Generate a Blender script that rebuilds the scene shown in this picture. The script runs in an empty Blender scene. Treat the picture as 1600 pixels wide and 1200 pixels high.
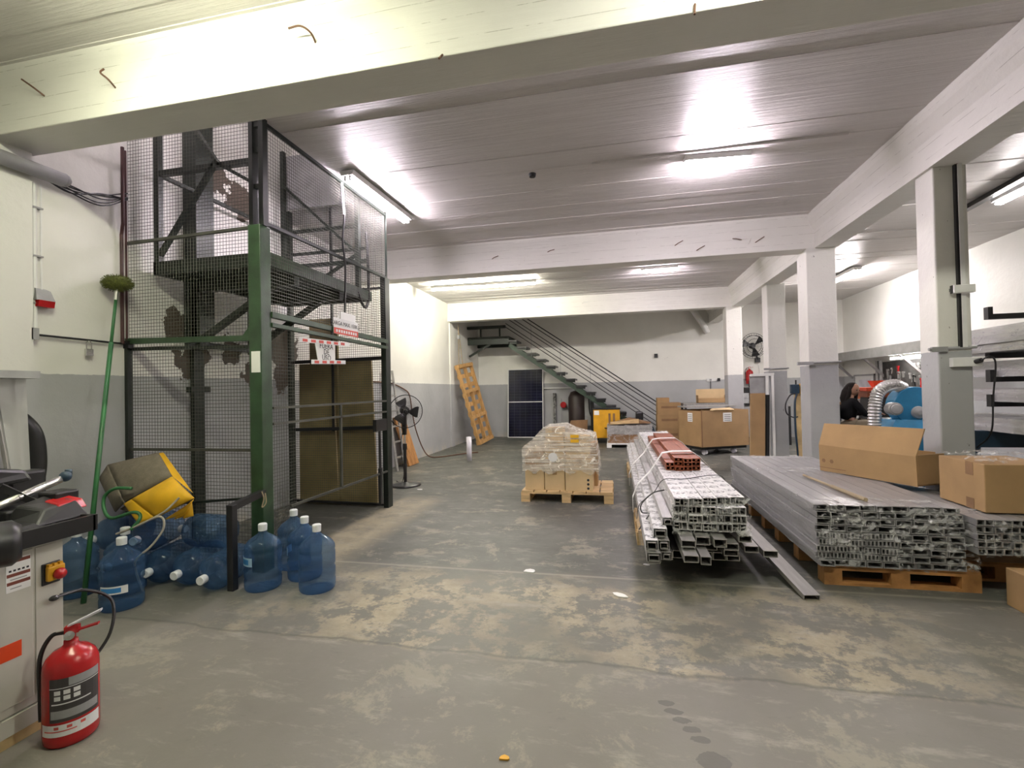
import bpy, bmesh, math, random
from mathutils import Vector, Matrix
random.seed(7)
S = bpy.context.scene
COL = S.collection
R = math.radians

# ---------------------------------------------------------------- camera
def make_camera():
    yaw, pitch, roll, f, h = R(-12.16), R(0.80), R(-1.16), 750.0, 1.5
    fw = Vector((math.sin(yaw)*math.cos(pitch), math.cos(yaw)*math.cos(pitch), math.sin(pitch)))
    r = Vector((math.cos(yaw), -math.sin(yaw), 0)); u = r.cross(fw)
    r2 = r*math.cos(roll)+u*math.sin(roll); u2 = -r*math.sin(roll)+u*math.cos(roll)
    cd = bpy.data.cameras.new('camera'); cam = bpy.data.objects.new('camera', cd); COL.objects.link(cam)
    m = Matrix((r2, u2, -fw)).transposed().to_4x4(); m.translation = (0, 0, h)
    cam.matrix_world = m
    cd.sensor_fit = 'HORIZONTAL'; cd.sensor_width = 36; cd.lens = f/1600*36; cd.clip_start = .05
    S.camera = cam
make_camera()
# ---------------------------------------------------------------- world, exposure
W = bpy.data.worlds.new('world'); S.world = W; W.use_nodes = True
W.node_tree.nodes['Background'].inputs[0].default_value = (.9, .95, 1, 1)
W.node_tree.nodes['Background'].inputs[1].default_value = .02
S.view_settings.view_transform = 'Standard'; S.view_settings.look = 'None'
S.view_settings.exposure = 0.12; S.view_settings.gamma = 1; S.view_settings.use_curve_mapping = False

TUBE = 150.0      # radiance of a lit fluorescent tube
WARM = (.99, 1.0, .74); PINK = (1.0, .88, .98); YEL = (1.0, .96, .80); NEUT = (1, .97, .93); NEUT2 = (1, .93, .93)

# ---------------------------------------------------------------- node helpers
class NT:
    def __init__(s, name):
        s.m = bpy.data.materials.new(name); s.m.use_nodes = True
        s.t = s.m.node_tree; s.n = s.t.nodes; s.n.clear()
        s.out = s.n.new('ShaderNodeOutputMaterial')
    def new(s, typ, **kw):
        n = s.n.new('ShaderNode'+typ)
        for k, v in kw.items(): setattr(n, k, v)
        return n
    def link(s, a, b): s.t.links.new(a, b)
    def inp(s, sock, v):
        if isinstance(v, (int, float)): sock.default_value = v
        elif isinstance(v, (tuple, list)): sock.default_value = tuple(v)+((1,) if len(v) == 3 and sock.type == 'RGBA' else ())
        else: s.link(v, sock)
    def coord(s, scale=(1, 1, 1), world=False, loc=(0, 0, 0), rot=(0, 0, 0)):
        if world: o = s.new('NewGeometry').outputs['Position']
        else: o = s.new('TexCoord').outputs['Object']
        mp = s.new('Mapping'); s.link(o, mp.inputs[0]); mp.inputs['Scale'].default_value = scale
        mp.inputs['Location'].default_value = loc; mp.inputs['Rotation'].default_value = rot
        return mp.outputs[0]
    def noise(s, vec, scale=5, detail=4, rough=.55, dist=0):
        n = s.new('TexNoise'); s.link(vec, n.inputs['Vector']); n.inputs['Scale'].default_value = scale
        n.inputs['Detail'].default_value = detail; n.inputs['Roughness'].default_value = rough; n.inputs['Distortion'].default_value = dist
        return n.outputs['Fac']
    def ramp(s, fac, stops):
        r = s.new('ValToRGB'); s.link(fac, r.inputs[0]); e = r.color_ramp.elements
        while len(e) < len(stops): e.new(.5)
        for el, (p, c) in zip(e, stops):
            el.position = p; el.color = (tuple(c)+(1,)) if isinstance(c, (tuple, list)) else (c, c, c, 1)
        return r.outputs[0]
    def math(s, op, a, b=0, clamp=False):
        n = s.new('Math', operation=op, use_clamp=clamp); s.inp(n.inputs[0], a); s.inp(n.inputs[1], b); return n.outputs[0]
    def mix(s, fac, a, b, mode='MIX'):
        n = s.new('Mix', data_type='RGBA', blend_type=mode); s.inp(n.inputs['Factor'], fac); s.inp(n.inputs[6], a); s.inp(n.inputs[7], b); return n.outputs[2]
    def sep(s, v):
        n = s.new('SeparateXYZ'); s.link(v, n.inputs[0]); return n.outputs
    def bump(s, h, strength=.3, dist=.01, normal=None):
        b = s.new('Bump'); s.link(h, b.inputs['Height']); b.inputs['Strength'].default_value = strength; b.inputs['Distance'].default_value = dist
        if normal: s.link(normal, b.inputs['Normal'])
        return b.outputs[0]
    def bsdf(s, color, rough=.5, metal=0, normal=None, spec=.5, **kw):
        p = s.new('BsdfPrincipled'); s.inp(p.inputs['Base Color'], color); s.inp(p.inputs['Roughness'], rough); s.inp(p.inputs['Metallic'], metal)
        p.inputs['Specular IOR Level'].default_value = spec
        if normal: s.link(normal, p.inputs['Normal'])
        for k, v in kw.items(): s.inp(p.inputs[k], v)
        return p.outputs[0]
    def done(s, sh): s.link(sh, s.out.inputs[0]); return s.m

MATS = {}
def plain(name, c, rough=.5, metal=0, var=.12, scale=6, bump=0, bscale=60, spec=.5, stretch=(1, 1, 1), c2=None, **kw):
    if name in MATS: return MATS[name]
    t = NT(name); v = t.coord(stretch)
    f = t.noise(v, scale, 5)
    c2 = c2 or tuple(x*(1-var*1.6) for x in c); c1 = tuple(min(1, x*(1+var)) for x in c)
    col = t.ramp(f, [(.3, c2), (.7, c1)])
    nrm = t.bump(t.noise(v, bscale, 3), bump, .01) if bump else None
    MATS[name] = t.done(t.bsdf(col, rough, metal, nrm, spec, **kw)); return MATS[name]
def emit(name, c, strength):
    t = NT(name); e = t.new('Emission'); t.inp(e.inputs[0], c); e.inputs[1].default_value = strength
    MATS[name] = t.done(e.outputs[0]); return MATS[name]

def paint_wall(name, dado, white, grey, spots=(), bump=.25, stretch=(1, 1, 1), boards=0, pits=0):
    t = NT(name); w = t.coord(world=True); z = t.sep(w)[2]
    ws = t.coord(stretch, world=True)
    big = t.noise(w, 1.3, 5); fine = t.noise(ws, 9, 6, .65)
    jit = t.math('MULTIPLY', t.math('SUBTRACT', t.noise(w, 14, 2), .5), .02)
    fac = t.math('GREATER_THAN', t.math('ADD', z, jit), dado)
    wc = t.ramp(big, [(.25, tuple(x*.90 for x in white)), (.7, white)])
    gc = t.ramp(big, [(.25, tuple(x*.88 for x in grey)), (.7, tuple(x*1.08 for x in grey))])
    col = t.mix(fac, gc, wc)
    # chips and scuffs in the paint
    chip = t.ramp(t.noise(w, 3.2, 8, .72, .6), [(.70, 0), (.72, 1)])
    chip2 = t.math('MULTIPLY', chip, .55)
    col = t.mix(chip2, col, (.42, .39, .34))
    if boards:      # seams left by the casting boards
        q = t.math('FRACT', t.math('MULTIPLY', t.math('ADD', z, t.math('MULTIPLY', t.math('SUBTRACT', t.noise(t.coord((.6, 1, 1), world=True), 1.2, 2), .5), .03)), boards))
        ln = t.math('MULTIPLY', t.math('LESS_THAN', q, .035), t.ramp(t.noise(t.coord((1.5, 1, 4), world=True), 5, 4, .7), [(.45, 0), (.55, 1)]))
        col = t.mix(t.math('MULTIPLY', ln, .5), col, (.25, .23, .19))
    if pits:
        pt = t.ramp(t.noise(t.coord((1, 1, .55), world=True), 24, 3, .6), [(.715, 0), (.73, 1)])
        col = t.mix(t.math('MULTIPLY', pt, .8), col, (.12, .11, .10))
    # grime near the floor
    gr = t.math('MULTIPLY', t.ramp(z, [(0, 1), (.22, 0)]), t.ramp(t.noise(w, 4, 6, .7), [(.42, 0), (.6, 1)]))
    col = t.mix(gr, col, (.50, .47, .40))
    if spots:
        m = None
        n = t.math('MULTIPLY', t.math('SUBTRACT', t.noise(w, 7, 5), .5), .45)
        for p, r in spots:
            d = t.new('VectorMath', operation='DISTANCE'); t.link(w, d.inputs[0]); d.inputs[1].default_value = p
            k = t.math('SUBTRACT', d.outputs['Value'], r)
            m = k if m is None else t.math('MINIMUM', m, k)
        s = t.math('LESS_THAN', t.math('ADD', m, n), 0)
        col = t.mix(s, col, (.085, .065, .048))
    h = t.math('ADD', t.math('MULTIPLY', fine, .6), t.noise(ws, 2.2, 3))
    MATS[name] = t.done(t.bsdf(col, .55, 0, t.bump(h, bump, .03), .35)); return MATS[name]

# ---------------------------------------------------------------- mesh helpers
class MB:
    def __init__(s): s.v = []; s.f = []
    def add(s, vs, fs):
        o = len(s.v); s.v += [tuple(v) for v in vs]; s.f += [tuple(i+o for i in f) for f in fs]; return s
    def box(s, x0, y0, z0, x1, y1, z1):
        return s.add([(x0, y0, z0), (x1, y0, z0), (x1, y1, z0), (x0, y1, z0), (x0, y0, z1), (x1, y0, z1), (x1, y1, z1), (x0, y1, z1)],
                     [(3, 2, 1, 0), (4, 5, 6, 7), (0, 1, 5, 4), (1, 2, 6, 5), (2, 3, 7, 6), (3, 0, 4, 7)])
    def hexa(s, b, t):      # four bottom corners, four top corners
        return s.add(list(b)+list(t), [(3, 2, 1, 0), (4, 5, 6, 7), (0, 1, 5, 4), (1, 2, 6, 5), (2, 3, 7, 6), (3, 0, 4, 7)])
    def bar(s, a, b, w, h=None, up=(0, 0, 1)):
        a = Vector(a); b = Vector(b); h = h or w; d = (b-a).normalized(); u = Vector(up)
        if abs(d.dot(u)) > .98: u = Vector((0, 1, 0))
        x = d.cross(u).normalized(); y = x.cross(d)
        q = [x*i*w/2+y*j*h/2 for i, j in ((-1, -1), (1, -1), (1, 1), (-1, 1))]
        return s.add([a+k for k in q]+[b+k for k in q], [(3, 2, 1, 0), (4, 5, 6, 7), (0, 1, 5, 4), (1, 2, 6, 5), (2, 3, 7, 6), (3, 0, 4, 7)])
    def wire(s, a, b, r):
        a = Vector(a); b = Vector(b); d = (b-a).normalized(); u = Vector((0, 0, 1)) if abs(d.z) < .9 else Vector((0, 1, 0))
        x = d.cross(u).normalized()*r; y = d.cross(x).normalized()*r
        return s.add([a+x, a+y, a-x, a-y, b+x, b+y, b-x, b-y], [(0, 1, 5, 4), (1, 2, 6, 5), (2, 3, 7, 6), (3, 0, 4, 7)])
    def tube(s, pts, r, n=8, caps=True, r_end=None):
        pts = [Vector(p) for p in pts]; o = len(s.v); x = None
        for i, p in enumerate(pts):
            d = (pts[min(i+1, len(pts)-1)]-pts[max(i-1, 0)]).normalized()
            if x is None:
                u = Vector((0, 0, 1)) if abs(d.z) < .9 else Vector((1, 0, 0)); x = d.cross(u).normalized()
            else: x = (x-d*x.dot(d)).normalized()
            y = d.cross(x); rr = r[i] if isinstance(r, (list, tuple)) else r
            s.v += [tuple(p+(x*math.cos(k*2*math.pi/n)+y*math.sin(k*2*math.pi/n))*rr) for k in range(n)]
        for i in range(len(pts)-1):
            for k in range(n): s.f.append((o+i*n+k, o+i*n+(k+1) % n, o+(i+1)*n+(k+1) % n, o+(i+1)*n+k))
        if caps:
            s.f.append(tuple(o+k for k in range(n))[::-1]); s.f.append(tuple(o+(len(pts)-1)*n+k for k in range(n)))
        return s
    def cyl(s, a, b, r, n=16, r2=None): return s.tube([a, b], [r, r if r2 is None else r2], n)
    def lathe(s, prof, n=24, c=(0, 0, 0), axis=None, caps=True):
        o = len(s.v); c = Vector(c)
        q = Vector((0, 0, 1)).rotation_difference(Vector(axis)) if axis else None
        for r, z in prof:
            for k in range(n):
                p = Vector((r*math.cos(k*2*math.pi/n), r*math.sin(k*2*math.pi/n), z))
                if q: p = q @ p
                s.v.append(tuple(c+p))
        for i in range(len(prof)-1):
            for k in range(n): s.f.append((o+i*n+k, o+i*n+(k+1) % n, o+(i+1)*n+(k+1) % n, o+(i+1)*n+k))
        if caps:
            if prof[0][0] > 1e-4: s.f.append(tuple(o+k for k in range(n))[::-1])
            if prof[-1][0] > 1e-4: s.f.append(tuple(o+(len(prof)-1)*n+k for k in range(n)))
        return s
    def prism(s, poly, y0, y1, ax='y'):   # polygon (a,b) extruded along ax
        f = {'y': lambda a, b, t: (a, t, b), 'x': lambda a, b, t: (t, a, b), 'z': lambda a, b, t: (a, b, t)}[ax]
        n = len(poly)
        return s.add([f(a, b, y0) for a, b in poly]+[f(a, b, y1) for a, b in poly],
                     [tuple(range(n)), tuple(range(2*n-1, n-1, -1))]+[(i, i+n, (i+1) % n+n, (i+1) % n) for i in range(n)])
    def rtube(s, x0, z0, x1, z1, y0, y1, w=.003):   # hollow rectangular profile along Y, open ends
        a = [(x0, z0), (x1, z0), (x1, z1), (x0, z1)]; b = [(x0+w, z0+w), (x1-w, z0+w), (x1-w, z1-w), (x0+w, z1-w)]
        vs = [(x, y0, z) for x, z in a]+[(x, y0, z) for x, z in b]+[(x, y1, z) for x, z in a]+[(x, y1, z) for x, z in b]
        fs = []
        for i in range(4):
            j = (i+1) % 4
            fs += [(i, j, 8+j, 8+i), (4+j, 4+i, 12+i, 12+j), (j, i, 4+i, 4+j), (8+i, 8+j, 12+j, 12+i)]
        return s.add(vs, fs)
    def sphere(s, c, r, n=12, sc=(1, 1, 1)):
        o = len(s.v); c = Vector(c); m = n//2
        for i in range(1, m):
            th = math.pi*i/m
            for k in range(n):
                ph = 2*math.pi*k/n
                s.v.append((c.x+r*sc[0]*math.sin(th)*math.cos(ph), c.y+r*sc[1]*math.sin(th)*math.sin(ph), c.z+r*sc[2]*math.cos(th)))
        for i in range(m-2):
            for k in range(n): s.f.append((o+i*n+k, o+(i+1)*n+k, o+(i+1)*n+(k+1) % n, o+i*n+(k+1) % n))
        t = len(s.v); s.v += [(c.x, c.y, c.z+r*sc[2]), (c.x, c.y, c.z-r*sc[2])]
        for k in range(n):
            s.f.append((t, o+k, o+(k+1) % n)); s.f.append((t+1, o+(m-2)*n+(k+1) % n, o+(m-2)*n+k))
        return s
    def xform(s, m):
        s.v = [tuple(m @ Vector(v)) for v in s.v]; return s

def props(o, label=None, cat=None, group=None, kind=None):
    for k, v in (('label', label), ('category', cat), ('group', group), ('kind', kind)):
        if v: o[k] = v
    return o
def obj(name, mb, mat, parent=None, label=None, cat=None, group=None, kind=None, smooth=False, bevel=0, fix=True):
    me = bpy.data.meshes.new(name); me.from_pydata(mb.v, [], mb.f); me.update()
    if fix:
        bm = bmesh.new(); bm.from_mesh(me); bmesh.ops.recalc_face_normals(bm, faces=bm.faces); bm.to_mesh(me); bm.free()
    me.materials.append(mat)
    if smooth:
        for p in me.polygons: p.use_smooth = True
    o = bpy.data.objects.new(name, me); COL.objects.link(o)
    if parent: o.parent = parent
    if bevel:
        b = o.modifiers.new('bevel', 'BEVEL'); b.width = bevel; b.segments = 2; b.limit_method = 'ANGLE'
    return props(o, label, cat, group, kind)
def thing(name, label, cat, loc=(0, 0, 0), rz=0, group=None, rot=None):
    o = bpy.data.objects.new(name, None); COL.objects.link(o); o.location = loc; o.rotation_euler = rot or (0, 0, rz)
    o.empty_display_size = .1
    return props(o, label, cat, group)
def dup(root, loc=None, rot=None, label=None, group=None):
    r = root.copy(); COL.objects.link(r)
    if loc is not None: r.location = loc
    if rot is not None: r.rotation_euler = rot
    if label: r['label'] = label
    if group: r['group'] = group
    for ch in list(root.children):
        c = ch.copy(); COL.objects.link(c); c.parent = r
        for g in list(ch.children):
            d = g.copy(); COL.objects.link(d); d.parent = c
    return r
def text(name, body, size, mat, parent, loc, rot, extr=.0004):
    cu = bpy.data.curves.new(name, 'FONT'); cu.body = body; cu.size = size; cu.align_x = 'CENTER'; cu.align_y = 'CENTER'; cu.extrude = extr; cu.space_line = .8; cu.resolution_u = 2
    tmp = bpy.data.objects.new(name, cu); COL.objects.link(tmp)
    bpy.context.view_layer.update()
    me = bpy.data.meshes.new_from_object(tmp.evaluated_get(bpy.context.evaluated_depsgraph_get()))
    bpy.data.objects.remove(tmp)
    me.materials.clear(); me.materials.append(mat)
    o = bpy.data.objects.new(name, me); COL.objects.link(o); o.parent = parent; o.location = loc; o.rotation_euler = rot
    return o
def curve_pts(ctrl, n=8):      # Catmull-Rom through control points
    c = [Vector(p) for p in ctrl]; c = [c[0]*2-c[1]]+c+[c[-1]*2-c[-2]]; out = []
    for i in range(1, len(c)-2):
        for k in range(n):
            t = k/n; p0, p1, p2, p3 = c[i-1:i+3]
            out.append(.5*((2*p1)+(p2-p0)*t+(2*p0-5*p1+4*p2-p3)*t*t+(3*p1-p0-3*p2+p3)*t**3))
    return out+[c[-2]]

# ---------------------------------------------------------------- materials
WHITE = (.80, .79, .74); GREY = (.40, .405, .41)
XL, XR, YB, YF, ZC, ZB = -4.42, 6.35, 15.3, -3.0, 3.9, 3.41
m_wall = paint_wall('painted_wall', 1.71, WHITE, GREY, [((XL, 4.11, 2.25), .16), ((XL, 4.3, 1.88), .2), ((XL, 4.82, 2.04), .13), ((XL, 5.14, 1.77), .14), ((XL, 5.75, 2.1), .3), ((XL, 5.75, 1.75), .2), ((XL, 4.6, 4.0), .2), ((XL, 5.0, 3.85), .22)])
m_col = paint_wall('painted_column', 1.77, (.78, .77, .72), (.40, .405, .41), bump=.35, pits=1)
m_beam = paint_wall('painted_beam', -5, (.80, .79, .74), GREY, bump=.45, stretch=(.12, .9, 1.6), boards=8.3)
def ceiling_mat():
    t = NT('board_marked_ceiling'); v = t.coord((.35, 5, 1), world=True); w = t.coord(world=True)
    n = t.noise(v, 3, 7, .7); b = t.noise(w, .8, 4)
    col = t.mix(t.ramp(n, [(.35, .25), (.6, 0)]), t.ramp(b, [(.3, (.60, .575, .555)), (.7, (.68, .655, .63))]), (.45, .42, .40))
    f = t.noise(t.coord((.18, 9, 1), world=True), 4, 5, .75)
    h = t.math('ADD', t.math('MULTIPLY', n, .6), f)
    return t.done(t.bsdf(col, .45, 0, t.bump(h, .55, .03), .4))
m_ceil = ceiling_mat()
def floor_mat():
    t = NT('worn_painted_floor'); w = t.coord(world=True); x, y, z = t.sep(w)
    big = t.noise(w, .7, 5); mid = t.noise(w, 3.4, 12, .76, .0); fine = t.noise(w, 22, 5, .7)
    dark = t.ramp(big, [(.3, (.064, .066, .058)), (.7, (.104, .105, .093))])
    light = t.ramp(big, [(.3, (.140, .131, .111)), (.7, (.195, .183, .156))])
    yj = t.math('ADD', y, t.math('MULTIPLY', t.math('SUBTRACT', t.noise(w, 2.2, 4), .5), .16))
    near = t.ramp(t.math('MULTIPLY', yj, .1), [(.264, 1), (.269, 0)])                 # the newer slab next to the camera
    band = t.math('MULTIPLY', t.ramp(t.math('MULTIPLY', yj, .1), [(.262, 0), (.267, 1)]), t.ramp(t.math('MULTIPLY', yj, .1), [(.36, 1), (.40, .0)]))
    col = t.mix(near, dark, light)
    col = t.mix(t.math('MULTIPLY', band, .55), col, (.175, .165, .137))
    # paint worn through to bare concrete
    xb = t.ramp(t.math('MULTIPLY', t.math('ADD', x, 5), .1), [(.20, .0), (.30, .9), (.60, .9), (.72, .18)])
    worn = t.math('MULTIPLY', t.math('MULTIPLY', t.math('MULTIPLY', t.ramp(mid, [(.47, 0), (.53, 1)]), t.ramp(t.noise(w, 1.1, 3), [(.40, .12), (.58, .95)])), band), xb)
    col = t.mix(worn, col, t.ramp(fine, [(.3, (.30, .255, .175)), (.7, (.42, .365, .26))]))
    thin = t.ramp(t.noise(w, 1.5, 12, .78, .2), [(.54, 0), (.585, 1)])
    col = t.mix(t.math('MULTIPLY', thin, .46), col, (.30, .275, .21))
    side = t.math('MULTIPLY', t.ramp(t.math('MULTIPLY', t.math('ADD', x, 5), .1), [(.195, 0), (.205, .8), (.24, .8), (.27, 0)]), t.ramp(t.math('MULTIPLY', y, .1), [(.36, 0), (.4, 1), (.62, 1), (.66, 0)]))
    col = t.mix(t.math('MULTIPLY', side, t.ramp(mid, [(.35, .2), (.55, 1)])), col, (.33, .285, .20))
    # dust streaks and scuffs
    sc = t.ramp(t.noise(t.coord((1, 3.2, 1), world=True, rot=(0, 0, .5)), 2.2, 8, .75), [(.54, 0), (.66, 1)])
    col = t.mix(t.math('MULTIPLY', sc, .36), col, (.36, .345, .295))
    dk = t.ramp(t.noise(t.coord((1.4, 3, 1), world=True, rot=(0, 0, -.2)), 3.1, 8, .8), [(.60, 0), (.68, 1)])
    col = t.mix(t.math('MULTIPLY', dk, .45), col, (.085, .083, .075))
    speck = t.ramp(fine, [(.72, 0), (.76, 1)])
    col = t.mix(t.math('MULTIPLY', speck, .4), col, (.5, .47, .4))
    # joint between the slabs
    jn = t.math('ABSOLUTE', t.math('SUBTRACT', yj, 2.66)); j = t.math('MULTIPLY', t.ramp(jn, [(0.004, 1), (.02, 0)]), .55)
    col = t.mix(j, col, (.06, .058, .05))
    jn2 = t.math('ABSOLUTE', t.math('SUBTRACT', y, 3.9)); j2 = t.math('MULTIPLY', t.ramp(jn2, [(0.006, 1), (.025, 0)]), .4)
    col = t.mix(j2, col, (.35, .33, .27))
    # oily tread mark
    m = None
    for k in range(6):
        d = t.new('VectorMath', operation='DISTANCE'); t.link(t.coord((1, 1.9 if k < 5 else 1.2, 1), world=True), d.inputs[0])
        yy = 2.40-.055*k if k < 5 else 2.06
        d.inputs[1].default_value = (.20+.03*k, yy*(1.9 if k < 5 else 1.2), 0)
        q = t.math('SUBTRACT', d.outputs['Value'], .04 if k < 5 else .065); m = q if m is None else t.math('MINIMUM', m, q)
    sp = t.math('LESS_THAN', t.math('ADD', m, t.math('MULTIPLY', t.math('SUBTRACT', fine, .5), .05)), 0)
    col = t.mix(t.math('MULTIPLY', sp, .6), col, (.07, .068, .06))
    rough = t.ramp(mid, [(.3, .42), (.7, .62)])
    h = t.math('ADD', fine, t.math('MULTIPLY', worn, -1.2))
    return t.done(t.bsdf(col, rough, 0, t.bump(h, .12, .01), .4))
m_floor = floor_mat()
m_green = plain('green_enamel', (.026, .060, .025), .38, 0, .25, 8, .1)
m_dgreen = plain('dark_green_steel', (.010, .016, .011), .45, .1, .3, 6, .1)
m_stair = plain('stair_green', (.022, .045, .026), .5)
m_black = plain('black_steel', (.012, .012, .013), .4, 0, .3)
m_blackplastic = plain('black_plastic', (.015, .015, .016), .35)
m_wire = plain('mesh_wire', (.085, .086, .070), .5, .3, .2)
m_wood = plain('pallet_pine', (.62, .43, .22), .7, 0, .22, 3, .25, 40, stretch=(1.2, 8, 8))
m_wood2 = plain('orange_pallet_wood', (.40, .19, .06), .7, 0, .25, 3, .25, 40, stretch=(2, 8, 2))
m_wood3 = plain('tan_pallet_wood', (.50, .29, .11), .7, 0, .22, 3, .25, 40, stretch=(8, 8, 1.5))
m_ply = plain('knotty_board', (.62, .46, .22), .65, 0, .25, 5, .1)
m_card = plain('cardboard', (.36, .225, .105), .8, 0, .1, 3, .05, 30)
m_card2 = plain('pale_cardboard', (.60, .44, .245), .8, 0, .08, 3, .05, 30)
m_card3 = plain('dark_cardboard', (.24, .135, .065), .8, 0, .16, 3, .05, 30)
m_board = plain('olive_brown_fibreboard', (.34, .265, .13), .75, 0, .14, 4)
m_white = plain('white_paint', (.78, .78, .76), .4, 0, .05)
m_cream = plain('cream_machine_enamel', (.56, .55, .49), .45, 0, .06, 3)
m_paper = plain('paper', (.85, .85, .83), .8, 0, .03)
m_label = plain('white_label', (.75, .75, .74), .6, 0, .04)
m_red = plain('red_enamel', (.42, .012, .014), .25, 0, .12, 4)
m_redtape = plain('red_print', (.62, .09, .07), .6)
m_yellow = plain('yellow_enamel', (.70, .36, .015), .45, 0, .1)
m_yelmat = plain('yellow_rubber', (.80, .45, .015), .5, 0, .1, 5, .15, 30)
m_greymat = plain('grey_rubber_backing', (.18, .155, .115), .8, 0, .12, 20, .3, 120)
m_alu = plain('mill_aluminium', (.55, .54, .52), .38, .75, .1, 3, stretch=(8, 1, 8))
m_alud = plain('dull_aluminium', (.42, .41, .40), .45, .55, .12, 3, stretch=(8, 1, 8))
m_steel = plain('bright_steel', (.7, .69, .66), .25, .9, .08)
m_brown = plain('red_brown_aluminium', (.27, .072, .028), .45, .15, .2, 4, stretch=(8, 1, 8))
m_blue = plain('blue_enamel', (.025, .19, .36), .4, 0, .12)
m_navy = plain('navy_steel', (.02, .045, .075), .4, 0, .2)
m_orange = plain('orange_red_plastic', (.75, .075, .02), .4)
m_rust = plain('brown_rubber_hose', (.12, .055, .03), .6)
m_gpole = plain('green_tube', (.035, .16, .055), .4, 0, .15)
m_olive = plain('olive_bristle', (.10, .115, .02), .9, 0, .3, 60, .6, 150)
m_pvc = plain('pale_plastic_pipe', (.72, .70, .76), .4)
m_greyp = plain('grey_plastic', (.33, .33, .33), .5)
m_redpipe = plain('dark_red_pipe', (.055, .013, .012), .5, 0, .25)
m_hole = plain('dark_recess', (.008, .008, .008), .8)
m_rope = plain('rope', (.32, .25, .16), .8)
m_cable = plain('grey_cable', (.42, .38, .32), .6)
m_pegs = plain('dark_tool_board', (.045, .042, .04), .7, 0, .3, 10)
m_hair = plain('dark_hair', (.010, .007, .006), .7, spec=.15)
m_skin = plain('skin', (.36, .19, .12), .55)
m_bcloth = plain('black_cloth', (.007, .007, .008), .9, spec=.15)
m_khaki = plain('khaki_cloth', (.25, .20, .135), .85)
m_ink = plain('black_ink', (.02, .02, .025), .7)
m_blueink = plain('blue_print', (.03, .22, .55), .5)
m_bluepale = plain('pale_blue_print', (.35, .55, .75), .5)
m_brownink = plain('brown_print', (.20, .05, .03), .6)
m_cap = plain('white_cap', (.78, .80, .82), .4)
def blue_bottle():
    t = NT('blue_polycarbonate'); v = t.coord()
    tr = t.new('BsdfTransparent'); tr.inputs[0].default_value = (.66, .79, .93, 1)
    p = t.bsdf((.06, .13, .25), .09, 0, t.bump(t.noise(v, 7, 2), .15, .01), .9)
    fr = t.new('LayerWeight'); fr.inputs[0].default_value = .35
    f = t.math('ADD', t.math('MULTIPLY', fr.outputs['Facing'], .55), .22, True)
    mx = t.new('MixShader'); t.link(f, mx.inputs[0]); t.link(tr.outputs[0], mx.inputs[1]); t.link(p, mx.inputs[2])
    return t.done(mx.outputs[0])
m_bottle = blue_bottle()
def film(name, lo, hi, stretch, scale=6, tint=(.85, .84, .82), rot=(0, 0, 0), lim=(.40, .62)):
    t = NT(name); v = t.coord(stretch, rot=rot)
    n = t.noise(v, scale, 6, .7, .6); n2 = t.noise(t.coord((1, 1, 1)), 9, 4, .6, 1.5)
    f = t.math('ADD', t.ramp(n, [(lim[0], lo), (lim[1], hi)]), t.ramp(n2, [(.60, 0), (.66, hi*.9)]), True)  # opaque whitish noise streaks imitate highlights on the wrinkled film
    p = t.bsdf(tint, .16, 0, t.bump(t.math('ADD', n, n2), .9, .02), .8)
    tr = t.new('BsdfTransparent'); mx = t.new('MixShader'); t.link(f, mx.inputs[0]); t.link(tr.outputs[0], mx.inputs[1]); t.link(p, mx.inputs[2])
    return t.done(mx.outputs[0])
m_film = film('stretch_film_banded', .17, .78, (.45, .45, 12), 3.5, (.95, .91, .80), lim=(.42, .62))
m_filmx = film('stretch_film_crumpled', .0, .34, (1, 1, 1.6), 9, (.92, .92, .91), lim=(.50, .60))
m_filmy = film('stretch_film_long', .04, .30, (6, .5, 6), 3, (.80, .80, .82))
def clear_plastic():
    t = NT('clear_guard_plastic'); tr = t.new('BsdfTransparent'); p = t.bsdf((.8, .8, .78), .15, spec=.8)
    mx = t.new('MixShader'); mx.inputs[0].default_value = .5; t.link(tr.outputs[0], mx.inputs[1]); t.link(p, mx.inputs[2]); return t.done(mx.outputs[0])
m_clear = clear_plastic()
def printed():
    t = NT('printed_white_film'); v = t.coord(); s = t.sep(v)
    fy = t.math('FRACT', t.math('MULTIPLY', s[1], 5.0)); row = t.math('FLOOR', t.math('MULTIPLY', s[1], 5.0))
    band = t.math('MULTIPLY', t.math('GREATER_THAN', fy, .25), t.math('LESS_THAN', fy, .7))
    xx = t.math('ABSOLUTE', t.math('ADD', s[0], t.math('MULTIPLY', t.math('SINE', t.math('MULTIPLY', row, 2.4)), .012)))
    band = t.math('MULTIPLY', band, t.math('LESS_THAN', xx, .045))
    ink = t.math('MULTIPLY', band, t.ramp(t.noise(t.coord((1.2, 1, 1)), 30, 2, .55), [(.49, 0), (.52, 1)]))
    cr = t.noise(t.coord((1, .5, 1)), 22, 4, .6)
    col = t.mix(t.math('MULTIPLY', ink, .85), t.ramp(cr, [(.35, (.60, .595, .60)), (.6, (.83, .82, .83))]), (.06, .065, .08))
    return t.done(t.bsdf(col, .28, 0, t.bump(cr, .5, .01), .6))
m_print = printed()
def solar():
    t = NT('solar_cells'); v = t.coord(); s = t.sep(v)
    def grid(c, f, w):
        fr = t.math('FRACT', t.math('MULTIPLY', c, f)); return t.math('LESS_THAN', fr, w)
    g = t.math('MAXIMUM', grid(s[0], 5.45, .035), grid(s[2], 10.9, .05))
    col = t.mix(t.math('MULTIPLY', g, .5), t.ramp(t.noise(v, 2, 2), [(.3, (.006, .007, .014)), (.7, (.010, .011, .03))]), (.09, .10, .13))
    return t.done(t.bsdf(col, .1, 0, None, .25))
m_solar = solar()
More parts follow.
